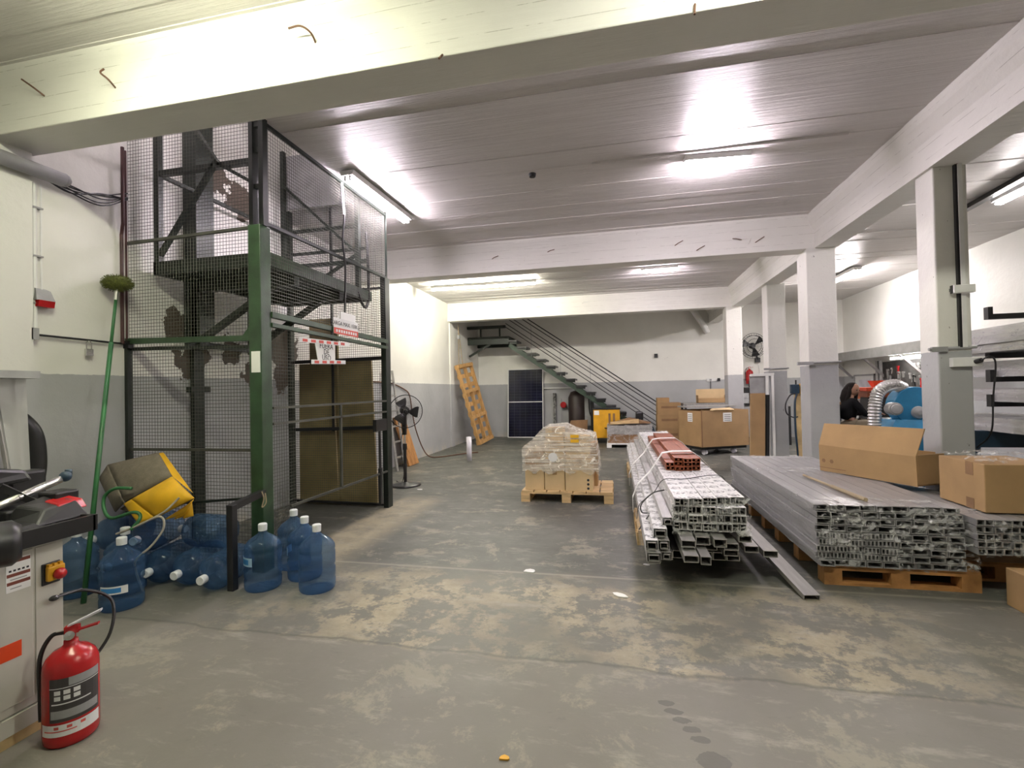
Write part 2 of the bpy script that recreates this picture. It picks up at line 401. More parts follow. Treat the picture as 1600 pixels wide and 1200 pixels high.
def duct_mat():
    return plain('foil_duct', (.72, .71, .70), .28, .85, .06)
m_duct = duct_mat()

# ---------------------------------------------------------------- structure
def struct(name, mb, mat, label, cat, **kw): return obj(name, mb, mat, None, label, cat, None, 'structure', **kw)
struct('floor', MB().box(XL-.3, YF, -.2, XR+.3, YB+.3, 0), m_floor, 'grey green painted concrete floor with worn beige patches', 'floor')
struct('wall_left', MB().box(XL-.25, YF, 0, XL, YB, 5.6), m_wall, 'long left wall, white above a grey dado, running behind the goods lift', 'wall')
struct('wall_back', MB().box(XL-.25, YB, 0, XR+.25, YB+.25, ZC+.1), m_wall, 'far end wall behind the staircase and solar panel', 'wall')
struct('wall_right', MB().box(XR, YF, 0, XR+.25, YB, ZC+.1), m_wall, 'right side wall carrying the grey shelf and tool board', 'wall')
struct('wall_front', MB().box(XL-.25, YF-.25, 0, XR+.25, YF, ZC+.1), m_wall, 'near end wall of the workshop opposite the staircase wall', 'wall')
# ceiling: concrete cast on boards, each board imprint a strip at its own height; opening over the lift shaft
def ceiling():
    mb = MB(); y = YF
    while y < YB-.01:
        w = random.uniform(.13, .2); y1 = min(YB, y+w)
        for cut in (2.87, 5.95):
            if y < cut < y1+.03: y1 = cut
        dz = random.choice((0, .003, .005, .008)); xs = XL
        if 2.87 <= y+.001 and y1 <= 5.951: xs = -2.96
        mb.box(xs, y, ZC+dz, 2.9, y1, ZC+.2); y = y1
    y = YF
    while y < YB-.01:
        y1 = min(YB, y+random.uniform(.16, .24)); mb.box(2.9, y, ZC+random.choice((0, .004, .008)), XR, y1, ZC+.2); y = y1
    return mb
struct('ceiling', ceiling(), m_ceil, 'white board marked concrete ceiling slab with long ridges', 'ceiling')
# lift shaft above the slab
sh = MB(); sh.box(-2.96, 2.87, ZC+.2, -2.8, 5.95, 5.6); sh.box(XL, 5.95, ZC+.2, -2.8, 6.1, 5.6); sh.box(XL, 2.7, ZC+.2, -2.8, 2.87, 5.6); sh.box(XL, 2.7, 5.6, -2.8, 6.1, 5.75)
struct('wall_shaft', sh, m_wall, 'white upper shaft walls above the goods lift opening', 'wall')
def beam(y0, label):
    b = struct('ceiling_beam', MB().box(XL, y0, ZB, 2.77, y0+.3, ZC+.02), m_beam, label, 'beam', bevel=.008)
    return b
b1 = beam(2.57, 'white concrete beam over the goods lift front, with bent wire stubs')
b2 = beam(7.45, 'white concrete beam meeting the broad pillar beside the open flap carton')
b3 = beam(12.35, 'white concrete beam in front of the staircase')
struct('ceiling_beam', MB().prism([(2.70, ZC+.02), (2.70, 3.80), (2.77, 3.66), (2.77, ZB), (3.06, ZB), (3.06, ZC+.02)], YF, YB), m_beam, 'long stepped concrete beam resting on the row of pillars', 'beam')
for pts in ([(-1.86, 2.50, 3.69), (-1.78, 2.50, 3.69), (-1.73, 2.53, 3.66), (-1.73, 2.59, 3.62)], [(-3.24, 2.50, 3.67), (-3.27, 2.5, 3.65), (-3.23, 2.52, 3.61), (-3.24, 2.59, 3.58)], [(-3.98, 2.52, 3.73), (-3.88, 2.52, 3.66), (-3.85, 2.58, 3.62)], [(-.93, 2.54, 3.38), (-.92, 2.57, 3.42)], [(.43, 2.53, 3.37), (.44, 2.57, 3.45)]):
    obj('wire_stub', MB().tube(curve_pts(pts, 5), .006, 6), m_rust, b1)
for x, z, a in ((-1.9, 3.62, .3), (-1.0, 3.66, .2), (.9, 3.6, .5), (1.7, 3.64, -.3), (2.0, 3.55, .6), (1.2, 3.5, .5)):
    obj('wire_stub', MB().tube([(x, 7.46, z), (x+.05, 7.42, z+.05*a), (x+.12, 7.42, z+.12*a)], .006, 6), m_rust, b2)
for x, z, a in ((-4.0, 3.6, -.4), (-3.2, 3.62, .5), (-2.0, 3.66, .1), (-.8, 3.7, .1)):
    obj('wire_stub', MB().tube([(x, 12.36, z), (x+.05, 12.31, z+.05*a), (x+.16, 12.31, z+.16*a)], .008, 6), m_white, b3)
def column(x0, y0, w, d, label):
    return struct('concrete_column', MB().box(x0, y0, 0, x0+w, y0+d, ZB+.02), m_col, label, 'pillar', bevel=.012)
c1 = column(2.80, 4.95, .26, .26, 'square pillar with a vertical cable duct and a white socket box')
c2 = column(2.66, 7.45, .37, .36, 'broad square pillar behind the open flap carton')
c3 = column(2.84, 9.90, .32, .32, 'square pillar behind the leaning boards and white frame')
c4 = column(2.63, 12.33, .35, .35, 'square pillar beside the small red wall extinguisher')
struct('wall_pilaster', MB().box(XL, 2.42, 0, XL+.05, 2.83, ZB+.02), m_wall, 'shallow pilaster on the left wall under the beam over the lift', 'pilaster')
struct('trim_1', MB().box(XL, 12.45, 0, XL+.035, 12.72, ZB+.02), m_wall, 'shallow rib on the left wall under the beam at the staircase bay', 'pilaster')

# ---------------------------------------------------------------- lamps
def tube_lamp(name, label, p0, p1, tubes, color, strength=TUBE, body=(.09, .05), r=.014, group=None):
    p0 = Vector(p0); p1 = Vector(p1); c = (p0+p1)/2; d = p1-p0; L = d.length; rz = math.atan2(d.y, d.x)
    t = thing(name, label, 'ceiling light', c, rz, group)
    w, h = body
    obj('lamp_body', MB().prism([(-w/2, h), (w/2, h), (w/2*.8, 0), (-w/2*.8, 0)], -L/2, L/2, 'x'), m_white, t)
    for k in range(tubes):
        y = 0 if tubes == 1 else (k-.5)*.055
        tb = obj('lamp_tube', MB().cyl((-L/2+.02, y, -.028), (L/2-.02, y, -.028), r, 10), emit('lit_tube', color, strength), t, smooth=True)
        for s in (-1, 1):
            obj('tube_holder', MB().box(s*(L/2-.03)-.012, y-.012, -.048, s*(L/2-.03)+.012, y+.012, .005), m_white, t)
    return t
tube_lamp('fluorescent_lamp', 'twin tube fluorescent lamp beside the top of the goods lift', (-2.76, 4.62, 3.84), (-2.72, 6.05, 3.84), 2, PINK, TUBE*1.7, (.17, .05))
tube_lamp('fluorescent_lamp', 'short fluorescent lamp on a long shallow ceiling strip', (.75, 5.23, 3.83), (1.39, 5.28, 3.83), 2, PINK, TUBE*2.6, (.13, .05))
obj('ceiling_strip', MB().box(-.19, 5.14, 3.885, 2.23, 5.32, 3.91), m_ceil, bpy.data.objects['fluorescent_lamp.001']).matrix_parent_inverse = (Matrix.Translation((1.07, 5.255, 3.83)) @ Matrix.Rotation(math.atan2(.05, .64), 4, 'Z')).inverted()  # long shallow strip in the same concrete material as the ceiling
tube_lamp('fluorescent_lamp', 'long single fluorescent tube on the ceiling between the two far beams', (-4.02, 10.2, 3.84), (-1.62, 10.25, 3.84), 1, YEL, TUBE*2.2, (.06, .05), .019)
tube_lamp('fluorescent_lamp', 'small fluorescent lamp over the stacked cartons bay', (.55, 9.88, 3.84), (1.25, 9.86, 3.84), 2, PINK, TUBE*3.2, (.13, .05))
tube_lamp('fluorescent_lamp', 'fluorescent lamp on the ceiling of the right aisle above the shelf', (4.86, 12.2, 3.82), (4.87, 11.0, 3.82), 2, NEUT2, TUBE*3.6, (.17, .06))
tube_lamp('fluorescent_lamp', 'fluorescent lamp on the right aisle ceiling by the profile rack', (4.9, 6.2, 3.82), (4.9, 7.4, 3.82), 2, NEUT2, TUBE*1.5, (.17, .06))
tube_lamp('fluorescent_lamp', 'twin tube fluorescent lamp before the beam over the lift, by the left wall', (-3.0, 1.62, 3.82), (-1.5, 1.62, 3.82), 2, WARM, TUBE*1.25, (.17, .05))
tube_lamp('fluorescent_lamp', 'twin tube fluorescent lamp over the open floor before the beam', (.5, 1.62, 3.82), (2.0, 1.62, 3.82), 2, (1, .985, .84), TUBE*1.5, (.17, .05))
tube_lamp('fluorescent_lamp', 'fluorescent lamp high in the lift shaft', (-3.9, 3.1, 5.5), (-3.9, 4.3, 5.5), 1, PINK, TUBE*1.3, (.08, .05))
tube_lamp('fluorescent_lamp', 'fluorescent lamp fixed under the grey shelf above the tool board', (5.98, 11.0, 2.06), (5.98, 12.2, 2.06), 1, NEUT, TUBE*1.2, (.06, .04))

# ---------------------------------------------------------------- goods lift
def mesh_panel(axis, c, a0, a1, z0, z1, sp=.031, r=.002):
    mb = MB(); n = int((a1-a0)/sp); m = int((z1-z0)/sp)
    P = (lambda a, z: (a, c, z)) if axis == 'x' else (lambda a, z: (c, a, z))
    for i in range(n+1): mb.wire(P(a0+i*(a1-a0)/n, z0), P(a0+i*(a1-a0)/n, z1), r)
    for k in range(m+1): mb.wire(P(a0, z0+k*(z1-z0)/m), P(a1, z0+k*(z1-z0)/m), r)
    return mb
def lift():
    L = thing('goods_lift', 'dark green goods lift cage of steel posts and wire mesh', 'lift', (-3.7, 4.7, 0))
    inv = Matrix.Translation((3.7, -4.7, 0))
    def part(name, mb, mat, **kw): return obj(name, mb.xform(inv), mat, L, **kw)
    X0, X1, Y0, Y1, T = -4.38, -2.97, 3.6, 5.87, 4.05
    part('post', MB().box(-3.055, 3.535, 0, -2.935, 3.665, 2.97), m_green, bevel=.006)
    part('post', MB().box(-3.07, 3.57, 2.97, -3.03, 3.63, T), m_dgreen)
    part('post', MB().box(-2.97, 3.57, 2.97, -2.925, 3.63, T), m_dgreen)
    part('post', MB().box(-3.0, 5.8, 0, -2.93, 5.93, 3.03), m_dgreen, bevel=.005)
    part('post', MB().box(-2.945, 5.84, 3.03, -2.93, 5.87, T), m_dgreen)
    part('post', MB().box(XL, 3.57, 0, XL+.035, 3.62, 2.0), m_dgreen)
    part('post', MB().box(XL, 5.83, 0, XL+.05, 5.9, T), m_dgreen)
    for z in (3.3, 3.62, 3.84): part('spacer_plate', MB().box(-3.03, 3.585, z, -2.97, 3.615, z+.04), m_dgreen)
    # front side
    part('rail', MB().bar((XL, Y0, 1.03), (-3.05, Y0, 1.03), .02, .025), m_wire)
    part('rail', MB().bar((XL, Y0-.01, 2.03), (-3.05, Y0-.01, 2.0), .03, .05), m_green)
    part('rail', MB().bar((XL, Y0+.02, 1.96), (-3.05, Y0+.02, 1.93), .03, .03), m_dgreen)
    part('rail', MB().bar((XL, Y0, 2.94), (-3.05, Y0, 2.97), .025, .025), m_wire)
    part('rail', MB().bar((XL+.02, Y0, .5), (-3.05, Y0, .62), .02, .02), m_dgreen)
    part('mesh_panel', mesh_panel('x', Y0, XL+.02, -3.05, .06, 2.0), m_wire, kind='stuff')
    part('mesh_panel', mesh_panel('x', Y0, XL+.02, -3.05, 2.03, T), m_wire, kind='stuff')
    part('gusset', MB().prism([(-3.05, 1.98), (-3.05, 2.14), (-3.19, 1.98)], Y0-.03, Y0-.02), m_green)
    # right side
    xr = -2.945
    part('door_header', MB().bar((xr, 3.66, 2.21), (xr, 5.85, 2.18), .05, .05), m_green)
    part('door_header', MB().bar((xr, 3.66, 2.12), (xr, 5.85, 2.10), .05, .035), m_green)
    part('rail', MB().bar((xr, 3.62, 3.0), (xr, 5.87, 3.03), .025, .03), m_dgreen)
    part('rail', MB().bar((xr, 3.62, 3.87), (xr, 5.87, 3.87), .03, .03), m_dgreen)
    part('mesh_panel', mesh_panel('y', xr, 3.66, 5.82, 2.22, 3.87), m_wire, kind='stuff')
    part('mesh_panel', mesh_panel('y', xr, 3.66, 3.98, .1, 2.1), m_wire, kind='stuff')
    g = part('gate', MB().bar((xr, 3.68, 1.39), (xr, 5.8, 1.40), .022, .022).bar((xr, 3.68, 1.25), (xr, 5.8, 1.26), .022, .022).bar((xr, 3.9, .48), (xr, 5.8, .48), .022, .022).bar((xr, 4.74, .48), (xr, 4.74, 1.39), .022, .03), m_wire)
    obj('latch_box', MB().box(xr-.03, 5.5, 1.02, xr+.02, 5.78, 1.17).xform(inv), m_blackplastic, g)
    obj('latch_rod', MB().bar((xr, 5.62, .12), (xr, 5.62, 1.05), .02, .03).bar((xr, 5.62, .1), (xr, 5.62, .55), .035, .05).xform(inv), m_blackplastic, g)
    # rear side
    yr = 5.86
    part('mesh_panel', mesh_panel('x', yr, XL+.05, -3.0, .05, T), m_wire, kind='stuff')
    part('rail', MB().bar((XL, yr, 1.95), (-3.0, yr, 1.97), .04, .045), m_black)
    part('rail', MB().bar((XL, yr, 1.02), (-3.0, yr, 1.05), .03, .045), m_black)
    part('rail', MB().bar((XL, yr, .05), (-3.0, yr, .03), .04, .03), m_black)
    part('rail', MB().bar((XL, yr, 2.9), (-3.0, yr, 2.9), .03, .03), m_black)
    part('rear_upright', MB().bar((-3.75, yr, 1.0), (-3.75, yr, T), .025, .025), m_black)
    # guide mast
    ms = part('guide_mast', MB().box(XL, 4.27, 0, XL+.05, 4.40, 2.1).box(XL, 4.20, 2.1, XL+.17, 4.42, 5.4), m_dgreen)
    for z in (1.55, 2.05, 3.1): obj('mast_bracket', MB().box(XL, 4.22, z, XL+.07, 4.46, z+.06).xform(inv), m_dgreen, ms)
    # lift car, stopped above head height
    C = part('car_platform', MB().box(-4.3, 3.78, 2.74, -3.06, 5.62, 2.78), m_dgreen)
    cp = lambda n, mb, mat=m_dgreen: obj(n, mb.xform(inv), mat, C)
    cp('edge_channel', MB().box(-4.3, 3.76, 2.68, -3.06, 3.8, 2.80)); cp('edge_channel', MB().box(-3.08, 3.76, 2.68, -3.03, 5.63, 2.80), m_green)
    cp('edge_channel', MB().box(-4.3, 5.6, 2.68, -3.06, 5.64, 2.80)); cp('edge_channel', MB().box(-4.3, 3.76, 2.68, -4.26, 5.63, 2.80))
    cp('floor_joist', MB().box(-4.3, 4.2, 2.60, -3.1, 4.28, 2.74)); cp('floor_joist', MB().box(-4.3, 5.0, 2.60, -3.1, 5.08, 2.74))
    for y in (4.24, 5.04):
        cp('brace', MB().bar((-4.27, y, 2.08), (-3.3, y, 2.64), .07, .05))
        cp('brace_foot', MB().box(-4.34, y-.04, 2.0, -4.22, y+.04, 2.74))
    cp('brace_foot', MB().bar((-4.28, 4.1, 2.05), (-4.28, 5.1, 2.05), .06, .06))
    for x, y in ((-4.28, 3.8), (-4.28, 5.6), (-3.2, 3.8), (-3.2, 5.6)): cp('car_upright', MB().bar((x, y, 2.78), (x, y, 4.75), .055, .055))
    for z in (3.66,): 
        cp('car_rail', MB().bar((-4.28, 3.8, z), (-3.2, 3.8, z), .05, .05)); cp('car_rail', MB().bar((-4.28, 5.6, z), (-3.2, 5.6, z), .04, .04)); cp('car_rail', MB().bar((-4.28, 3.8, z), (-4.28, 5.6, z), .035, .035))
    cp('car_rail', MB().bar((-4.28, 5.6, 3.36), (-3.08, 5.6, 3.36), .035, .035)); cp('car_rail', MB().bar((-4.28, 5.6, 3.2), (-3.08, 5.6, 3.2), .03, .05))
    cp('car_brace', MB().bar((-4.28, 3.8, 2.85), (-3.62, 3.8, 3.7), .05, .03)); cp('car_brace', MB().bar((-3.62, 3.82, 3.7), (-4.1, 3.82, 4.4), .05, .03)); cp('car_brace', MB().bar((-3.62, 3.8, 3.7), (-3.2, 3.8, 3.45), .05, .03))
    cp('car_brace', MB().bar((-4.28, 5.6, 4.3), (-3.2, 5.6, 3.3), .045, .03)); cp('car_brace', MB().bar((-3.2, 5.6, 3.3), (-4.0, 5.6, 2.85), .045, .03))
    cp('back_sheet', MB().box(-4.28, 5.66, 4.0, -3.25, 5.68, 4.72), m_greyp)
    cp('hook_rod', MB().tube(curve_pts([(-3.05, 5.55, 3.55), (-3.04, 5.57, 3.1), (-3.04, 5.56, 2.72), (-3.03, 5.48, 2.58), (-3.03, 5.38, 2.62), (-3.04, 5.3, 2.74)]), .018, 6), m_black)
    part('hoist_rope', MB().tube([(XL+.25, 4.5, 2.1), (XL+.25, 4.5, 2.6)], .005, 5), m_cap)
    part('drop_cable', MB().tube(curve_pts([(xr+.02, 4.80, 3.85), (xr+.03, 4.82, 3.5), (xr+.02, 4.8, 3.2), (xr+.03, 4.83, 2.9), (xr+.02, 4.82, 2.4), (xr+.02, 4.84, 2.2)]), .011, 6), m_black)
    part('drop_cable_sleeve', MB().tube([(xr+.02, 4.80, 3.85), (xr+.03, 4.82, 3.5)], .014, 6), m_cap)
    return L
lift()
# sheets stored behind the lift
for x0, x1, z1, lab in ((-4.33, -3.735, 1.93, 'brown fibreboard sheet behind the lift mesh, the one beside the left wall'), (-3.725, -3.15, 1.95, 'brown fibreboard sheet behind the lift gate, the one nearer the fan')):
    t = obj('fibreboard_sheet', MB().hexa([(x0, 5.93, 0), (x1, 5.93, 0), (x1, 5.96, 0), (x0, 5.96, 0)], [(x0, 5.95, z1), (x1-.08, 5.95, z1), (x1-.08, 5.98, z1), (x0, 5.98, z1)]), m_board, None, lab, 'board', 'fibreboard sheets behind the lift')
obj('fibreboard_sheet', MB().box(-4.2, 6.0, 0, -3.76, 6.03, 2.56), m_board, None, 'tall narrow brown sheet standing behind the two fibreboard sheets', 'board', 'fibreboard sheets behind the lift')
# signs on the lift door header; text reads from the right aisle side
XS = -2.905
sg = thing('load_sign', 'white and red load limit sign hung on the lift door header', 'sign', (XS, 4.81, 2.15))
SR = (R(90), 0, R(90))
obj('sign_board', MB().box(-.004, -.24, 0, 0, .25, .17), m_label, sg)
obj('red_band', MB().box(0, -.24, 0, .002, .25, .065), m_redtape, sg)
obj('sign_card', MB().box(-.006, -.10, .15, -.001, .2, .25), m_paper, sg)
text('lettering', 'CARGA MAX. 150KG', .062, m_ink, sg, (.001, 0, .115), SR)
for k in range(9): obj('print_mark', MB().box(.002, -.20+k*.048, .018, .003, -.17+k*.048, .048), m_label, sg)
obj('tie', MB().tube([(0, -.16, .15), (-.02, -.1, .24), (-.03, -.09, .26)], .003, 5), m_label, sg)
pn = thing('out_of_use_notice', 'handwritten white paper notice taped below the load sign', 'notice', (XS, 4.43, 1.83))
obj('sheet', MB().hexa([(-.006, -.14, 0), (0, -.14, 0), (0, .16, .01), (-.006, .16, .01)], [(-.006, -.19, .2), (0, -.19, .2), (0, .16, .22), (-.006, .16, .22)]), m_paper, pn)
for wd, zz in (('FUERA', .165), ('DE', .105), ('USO', .045)): text('lettering', wd, .08, m_ink, pn, (.002, 0, zz), SR)
for z0, a, b, lab in ((2.0, 3.99, 4.86, 'upper strip of red and white hazard tape above the paper notice'), (1.80, 4.17, 4.78, 'lower strip of red and white hazard tape below the paper notice')):
    tp = thing('hazard_tape', lab, 'tape', (XS+.004, a, z0), 0, 'hazard tape on the lift gate')
    obj('strip', MB().hexa([(0, 0, 0), (.002, 0, 0), (.002, b-a, .03), (0, b-a, .03)], [(0, 0, .045), (.002, 0, .045), (.002, b-a, .07), (0, b-a, .07)]), m_label, tp)
    n = int((b-a)/.13)
    for k in range(n):
        y = .05+k*.13; zz = .03*y/(b-a)
        obj('red_print', MB().hexa([(.002, y, zz+.008), (.003, y, zz+.008), (.003, y+.075, zz+.01), (.002, y+.075, zz+.01)], [(.002, y, zz+.035), (.003, y, zz+.035), (.003, y+.075, zz+.037), (.002, y+.075, zz+.037)]), m_redtape, tp)
obj('paper_slip', MB().box(-3.03, 3.53, 1.70, -2.945, 3.535, 1.88), m_paper, None, 'small white paper slip stuck on the green lift post', 'notice')

# ---------------------------------------------------------------- left wall fittings
obj('drain_pipe', MB().tube([(XL+.11, 1.0, 3.25), (XL+.11, 3.0, 3.27)], .055, 14).sphere((XL+.11, 3.0, 3.27), .055, 12), m_greyp, None, 'grey pipe along the top of the left wall', 'pipe', smooth=True)
wc = MB()
for k in range(6):
    j = lambda s=.05: random.uniform(-s, s)
    wc.tube(curve_pts([(XL+.06, 2.3, 3.34+j()), (XL+.05, 2.8, 3.30+j()), (XL+.03, 3.1, 3.24+j(.06)), (XL+.03, 3.35, 3.27+j(.07)), (XL+.04, 3.58, 3.36+j(.04))]), .006, 5)
obj('loose_cables', wc, m_black, None, 'tangle of thin black cables on the wall between grey pipe and lift', 'cable')
obj('riser_pipe', MB().tube([(XL+.03, 3.53, 2.0), (XL+.03, 3.53, 3.0), (XL+.06, 3.52, 3.1), (XL+.06, 3.52, 3.8)], .014, 10).tube([(XL+.02, 3.58, 1.98), (XL+.02, 3.58, 3.8)], .009, 8), m_redpipe, None, 'dark red vertical pipe at the lift corner of the left wall', 'pipe')
wv = thing('surface_conduit', 'thin white conduit dropping down the left wall with clips', 'conduit', (XL, 2.86, 2.0))
obj('conduit_run', MB().tube([(.02, 0, 1.2), (.02, 0, .0)], .016, 8).tube([(.02, .045, 1.2), (.02, .045, .35)], .008, 6), m_white, wv)
for z in (.25, .62, 1.0): obj('clip', MB().box(0, -.03, z, .04, .05, z+.012), m_greyp, wv)
lc = thing('lock_bar', 'horizontal black rod on the left wall with a padlock hanging from it', 'lock bar', (XL, 3.2, 1.98))
obj('rod', MB().tube([(.03, -.36, .03), (.03, .4, .02)], .009, 8), m_black, lc)
obj('rod_guide', MB().box(0, -.38, -.01, .05, -.33, .08), m_greyp, lc); obj('rod_guide', MB().box(0, .36, -.02, .06, .41, .05), m_black, lc)
pk = thing('padlock', 'small brass and steel padlock hanging on the black rod', 'padlock', (XL+.035, 3.24, 1.91))
obj('lock_body', MB().box(-.012, -.03, -.04, .012, .03, .02), m_steel, pk, bevel=.004)
obj('shackle', MB().tube([(0, -.02, .02), (0, -.02, .07), (0, -.008, .09), (0, .008, .09), (0, .02, .07), (0, .02, .02)], .005, 6), m_steel, pk)
al = thing('alarm_sounder', 'small grey wall box with a red lens on the left wall', 'alarm', (XL, 2.9, 2.26))
obj('housing', MB().hexa([(0, -.05, .02), (.07, -.06, .02), (.07, .07, .02), (0, .06, .02)], [(0, -.05, .12), (.05, -.05, .11), (.05, .05, .10), (0, .05, .12)]), m_greyp, al)
obj('lens', MB().prism([(.005, .02), (.075, .02), (.065, -.03), (.015, -.03)], -.045, .065), m_red, al)
obj('bracket', MB().prism([(0, .12), (0, .3), (.03, .12)], -.05, -.045), m_greyp, al)

# ---------------------------------------------------------------- cutting machine in the left foreground
def machine():
    T = thing('cutting_machine', 'cream metal cabinet saw with black table and yellow red switch', 'machine', (-2.6, 1.8, 0))
    p = lambda n, mb, mat, par=T, **kw: obj(n, mb, mat, par, **kw)
    p('cabinet', MB().box(-.78, -.75, .13, 0, 0, .86), m_cream, bevel=.006)
    p('base_skirt', MB().box(-.76, -.75, .05, .008, 0, .125), m_cream); p('foot', MB().box(-.7, -.7, 0, .0, -.02, .05), m_ply)
    p('door_panel', MB().box(0, -.7, .17, .004, -.125, .83), m_cream, bevel=.003); p('side_panel', MB().box(0, -.115, .17, .004, -.005, .83), m_cream, bevel=.003)
    st = p('instruction_sticker', MB().box(.004, -.225, .665, .0055, -.135, .81), m_paper)
    for z in (.79, .73, .695): p('sticker_band', MB().box(.0055, -.222, z, .0065, -.137, z+.014), m_brownink, st)
    for k in range(5): p('sticker_mark', MB().box(.0055, -.215+k*.016, .752, .0065, -.206+k*.016, .76), m_ink, st)
    p('sticker_line', MB().box(.0055, -.21, .716, .0065, -.15, .720), m_greyp, st); p('sticker_line', MB().box(.0055, -.21, .678, .0065, -.17, .682), m_greyp, st)
    sw = p('switch_plate', MB().box(.004, -.095, .645, .012, -.02, .745), m_blackplastic, bevel=.004)
    p('switch_cover', MB().box(.012, -.085, .662, .035, -.015, .73), m_yellow, sw, bevel=.006)
    p('stop_button', MB().lathe([(.0, .0), (.024, .0), (.026, .012), (.02, .024), (0, .027)], 16, (.035, -.045, .69), (1, 0, 0)), m_red, sw, smooth=True)
    for k in range(3): p('switch_key', MB().box(.012, -.08+k*.022, .728, .03, -.066+k*.022, .74), m_yellow, sw)
    kb = p('lever_knob', MB().sphere((.03, -.06, .58), .016, 12, (1, 1.3, .8)), m_blackplastic)
    p('lever_rod', MB().tube([(.028, -.05, .58), (.028, .06, .575)], .005, 6), m_blackplastic, kb)
    p('warning_label', MB().box(.004, -.32, .375, .0055, -.17, .445), m_orange)
    p('table', MB().box(-.82, -.8, .86, .05, .08, .885), m_alud, bevel=.004); p('table_rim', MB().box(.05, -.8, .855, .075, .09, .93), m_black); p('table_rim', MB().box(-.82, .08, .855, .075, .1, .93), m_black)
    # saw head, vice and clamps on the table
    p('turntable', MB().lathe([(.0, .885), (.25, .885), (.25, .92), (.22, .935), (0, .935)], 28, (-.22, -.2, 0)), m_black)
    p('fence', MB().box(-.6, -.1, .9, -.2, .06, .98), m_black, bevel=.01); p('casting', MB().hexa([(-.22, -.1, .92), (.0, -.12, .92), (.0, .12, .92), (-.22, .1, .92)], [(-.2, -.06, 1.0), (-.06, -.04, .98), (-.06, .1, 1.0), (-.2, .08, 1.03)]), m_black, bevel=.01)
    p('red_block', MB().hexa([(-.16, 0, .965), (-.04, .0, .955), (-.04, .14, .955), (-.16, .12, .965)], [(-.14, .02, 1.01), (-.06, .02, .995), (-.06, .13, 1.0), (-.14, .11, 1.02)]), m_red, bevel=.006)
    p('clamp_block', MB().box(-.24, .05, .95, -.12, .16, 1.04), m_black, bevel=.01)
    rod = p('clamp_rod', MB().tube([(-.27, -.25, .95), (-.25, .16, 1.085)], .02, 12), m_steel, smooth=True)
    p('clamp_screw', MB().tube([(-.25, -.02+.012*k, 1.03+.0041*k) for k in range(17)], [.013, .009]*8+[.013], 10), m_steel, rod)
    p('clamp_knob', MB().sphere((-.25, .185, 1.095), .028, 12).box(-.262, .19, 1.1, -.238, .21, 1.13), m_navy, rod, smooth=True)
    p('clamp_arm', MB().bar((-.3, -.06, 1.09), (-.2, .08, .95), .035, .03), m_black)
    p('motor', MB().lathe([(0, -.14), (.085, -.14), (.095, -.12), (.095, .12), (.07, .15), (0, .15)], 20, (.03, -.36, .90), (.6, 1, 0)), m_blackplastic, smooth=True)
    g = p('guard_strip', MB().hexa([(-.62, .16, 1.1), (-.58, .16, 1.1), (-.56, .23, 1.1), (-.6, .23, 1.1)], [(-.64, .1, 1.64), (-.6, .1, 1.64), (-.56, .21, 1.64), (-.6, .21, 1.64)]), m_clear)
    p('guard_bar', MB().tube([(-.58, .2, .95), (-.59, .17, 1.62)], .012, 8), m_steel)
    p('guard_bar', MB().tube([(-.58, .14, 1.1), (-.6, .08, 1.62)], .010, 8), m_steel)
    p('guard_head', MB().box(-.68, -.1, 1.62, -.5, .24, 1.66), m_greyp)
    p('guard_foot', MB().box(-.66, .1, .93, -.5, .27, 1.12), m_black, bevel=.015)
    p('head_arm', MB().hexa([(-.6, -.4, 1.05), (-.4, -.4, 1.05), (-.4, .15, 1.08), (-.6, .15, 1.08)], [(-.6, -.4, 1.25), (-.4, -.4, 1.25), (-.42, .12, 1.14), (-.58, .12, 1.14)]), m_black, bevel=.02)
    p('power_lead', MB().tube(curve_pts([(.0, -.02, .575), (.03, .08, .56), (.08, .16, .48), (.12, .12, .34), (.10, .02, .2), (.05, .03, .06)]), .008, 6), m_blackplastic)
machine()
obj('suction_hose', MB().tube(curve_pts([(-4.2, 1.9, 1.38), (-4.12, 2.2, 1.46), (-4.05, 2.42, 1.44), (-4.0, 2.56, 1.30), (-4.0, 2.6, 1.1), (-4.0, 2.58, .9), (-4.0, 2.5, .5), (-4.0, 2.45, .03)]), .06, 14), m_black, None, 'thick black hose arching beside the left wall behind the machine', 'hose', smooth=True)

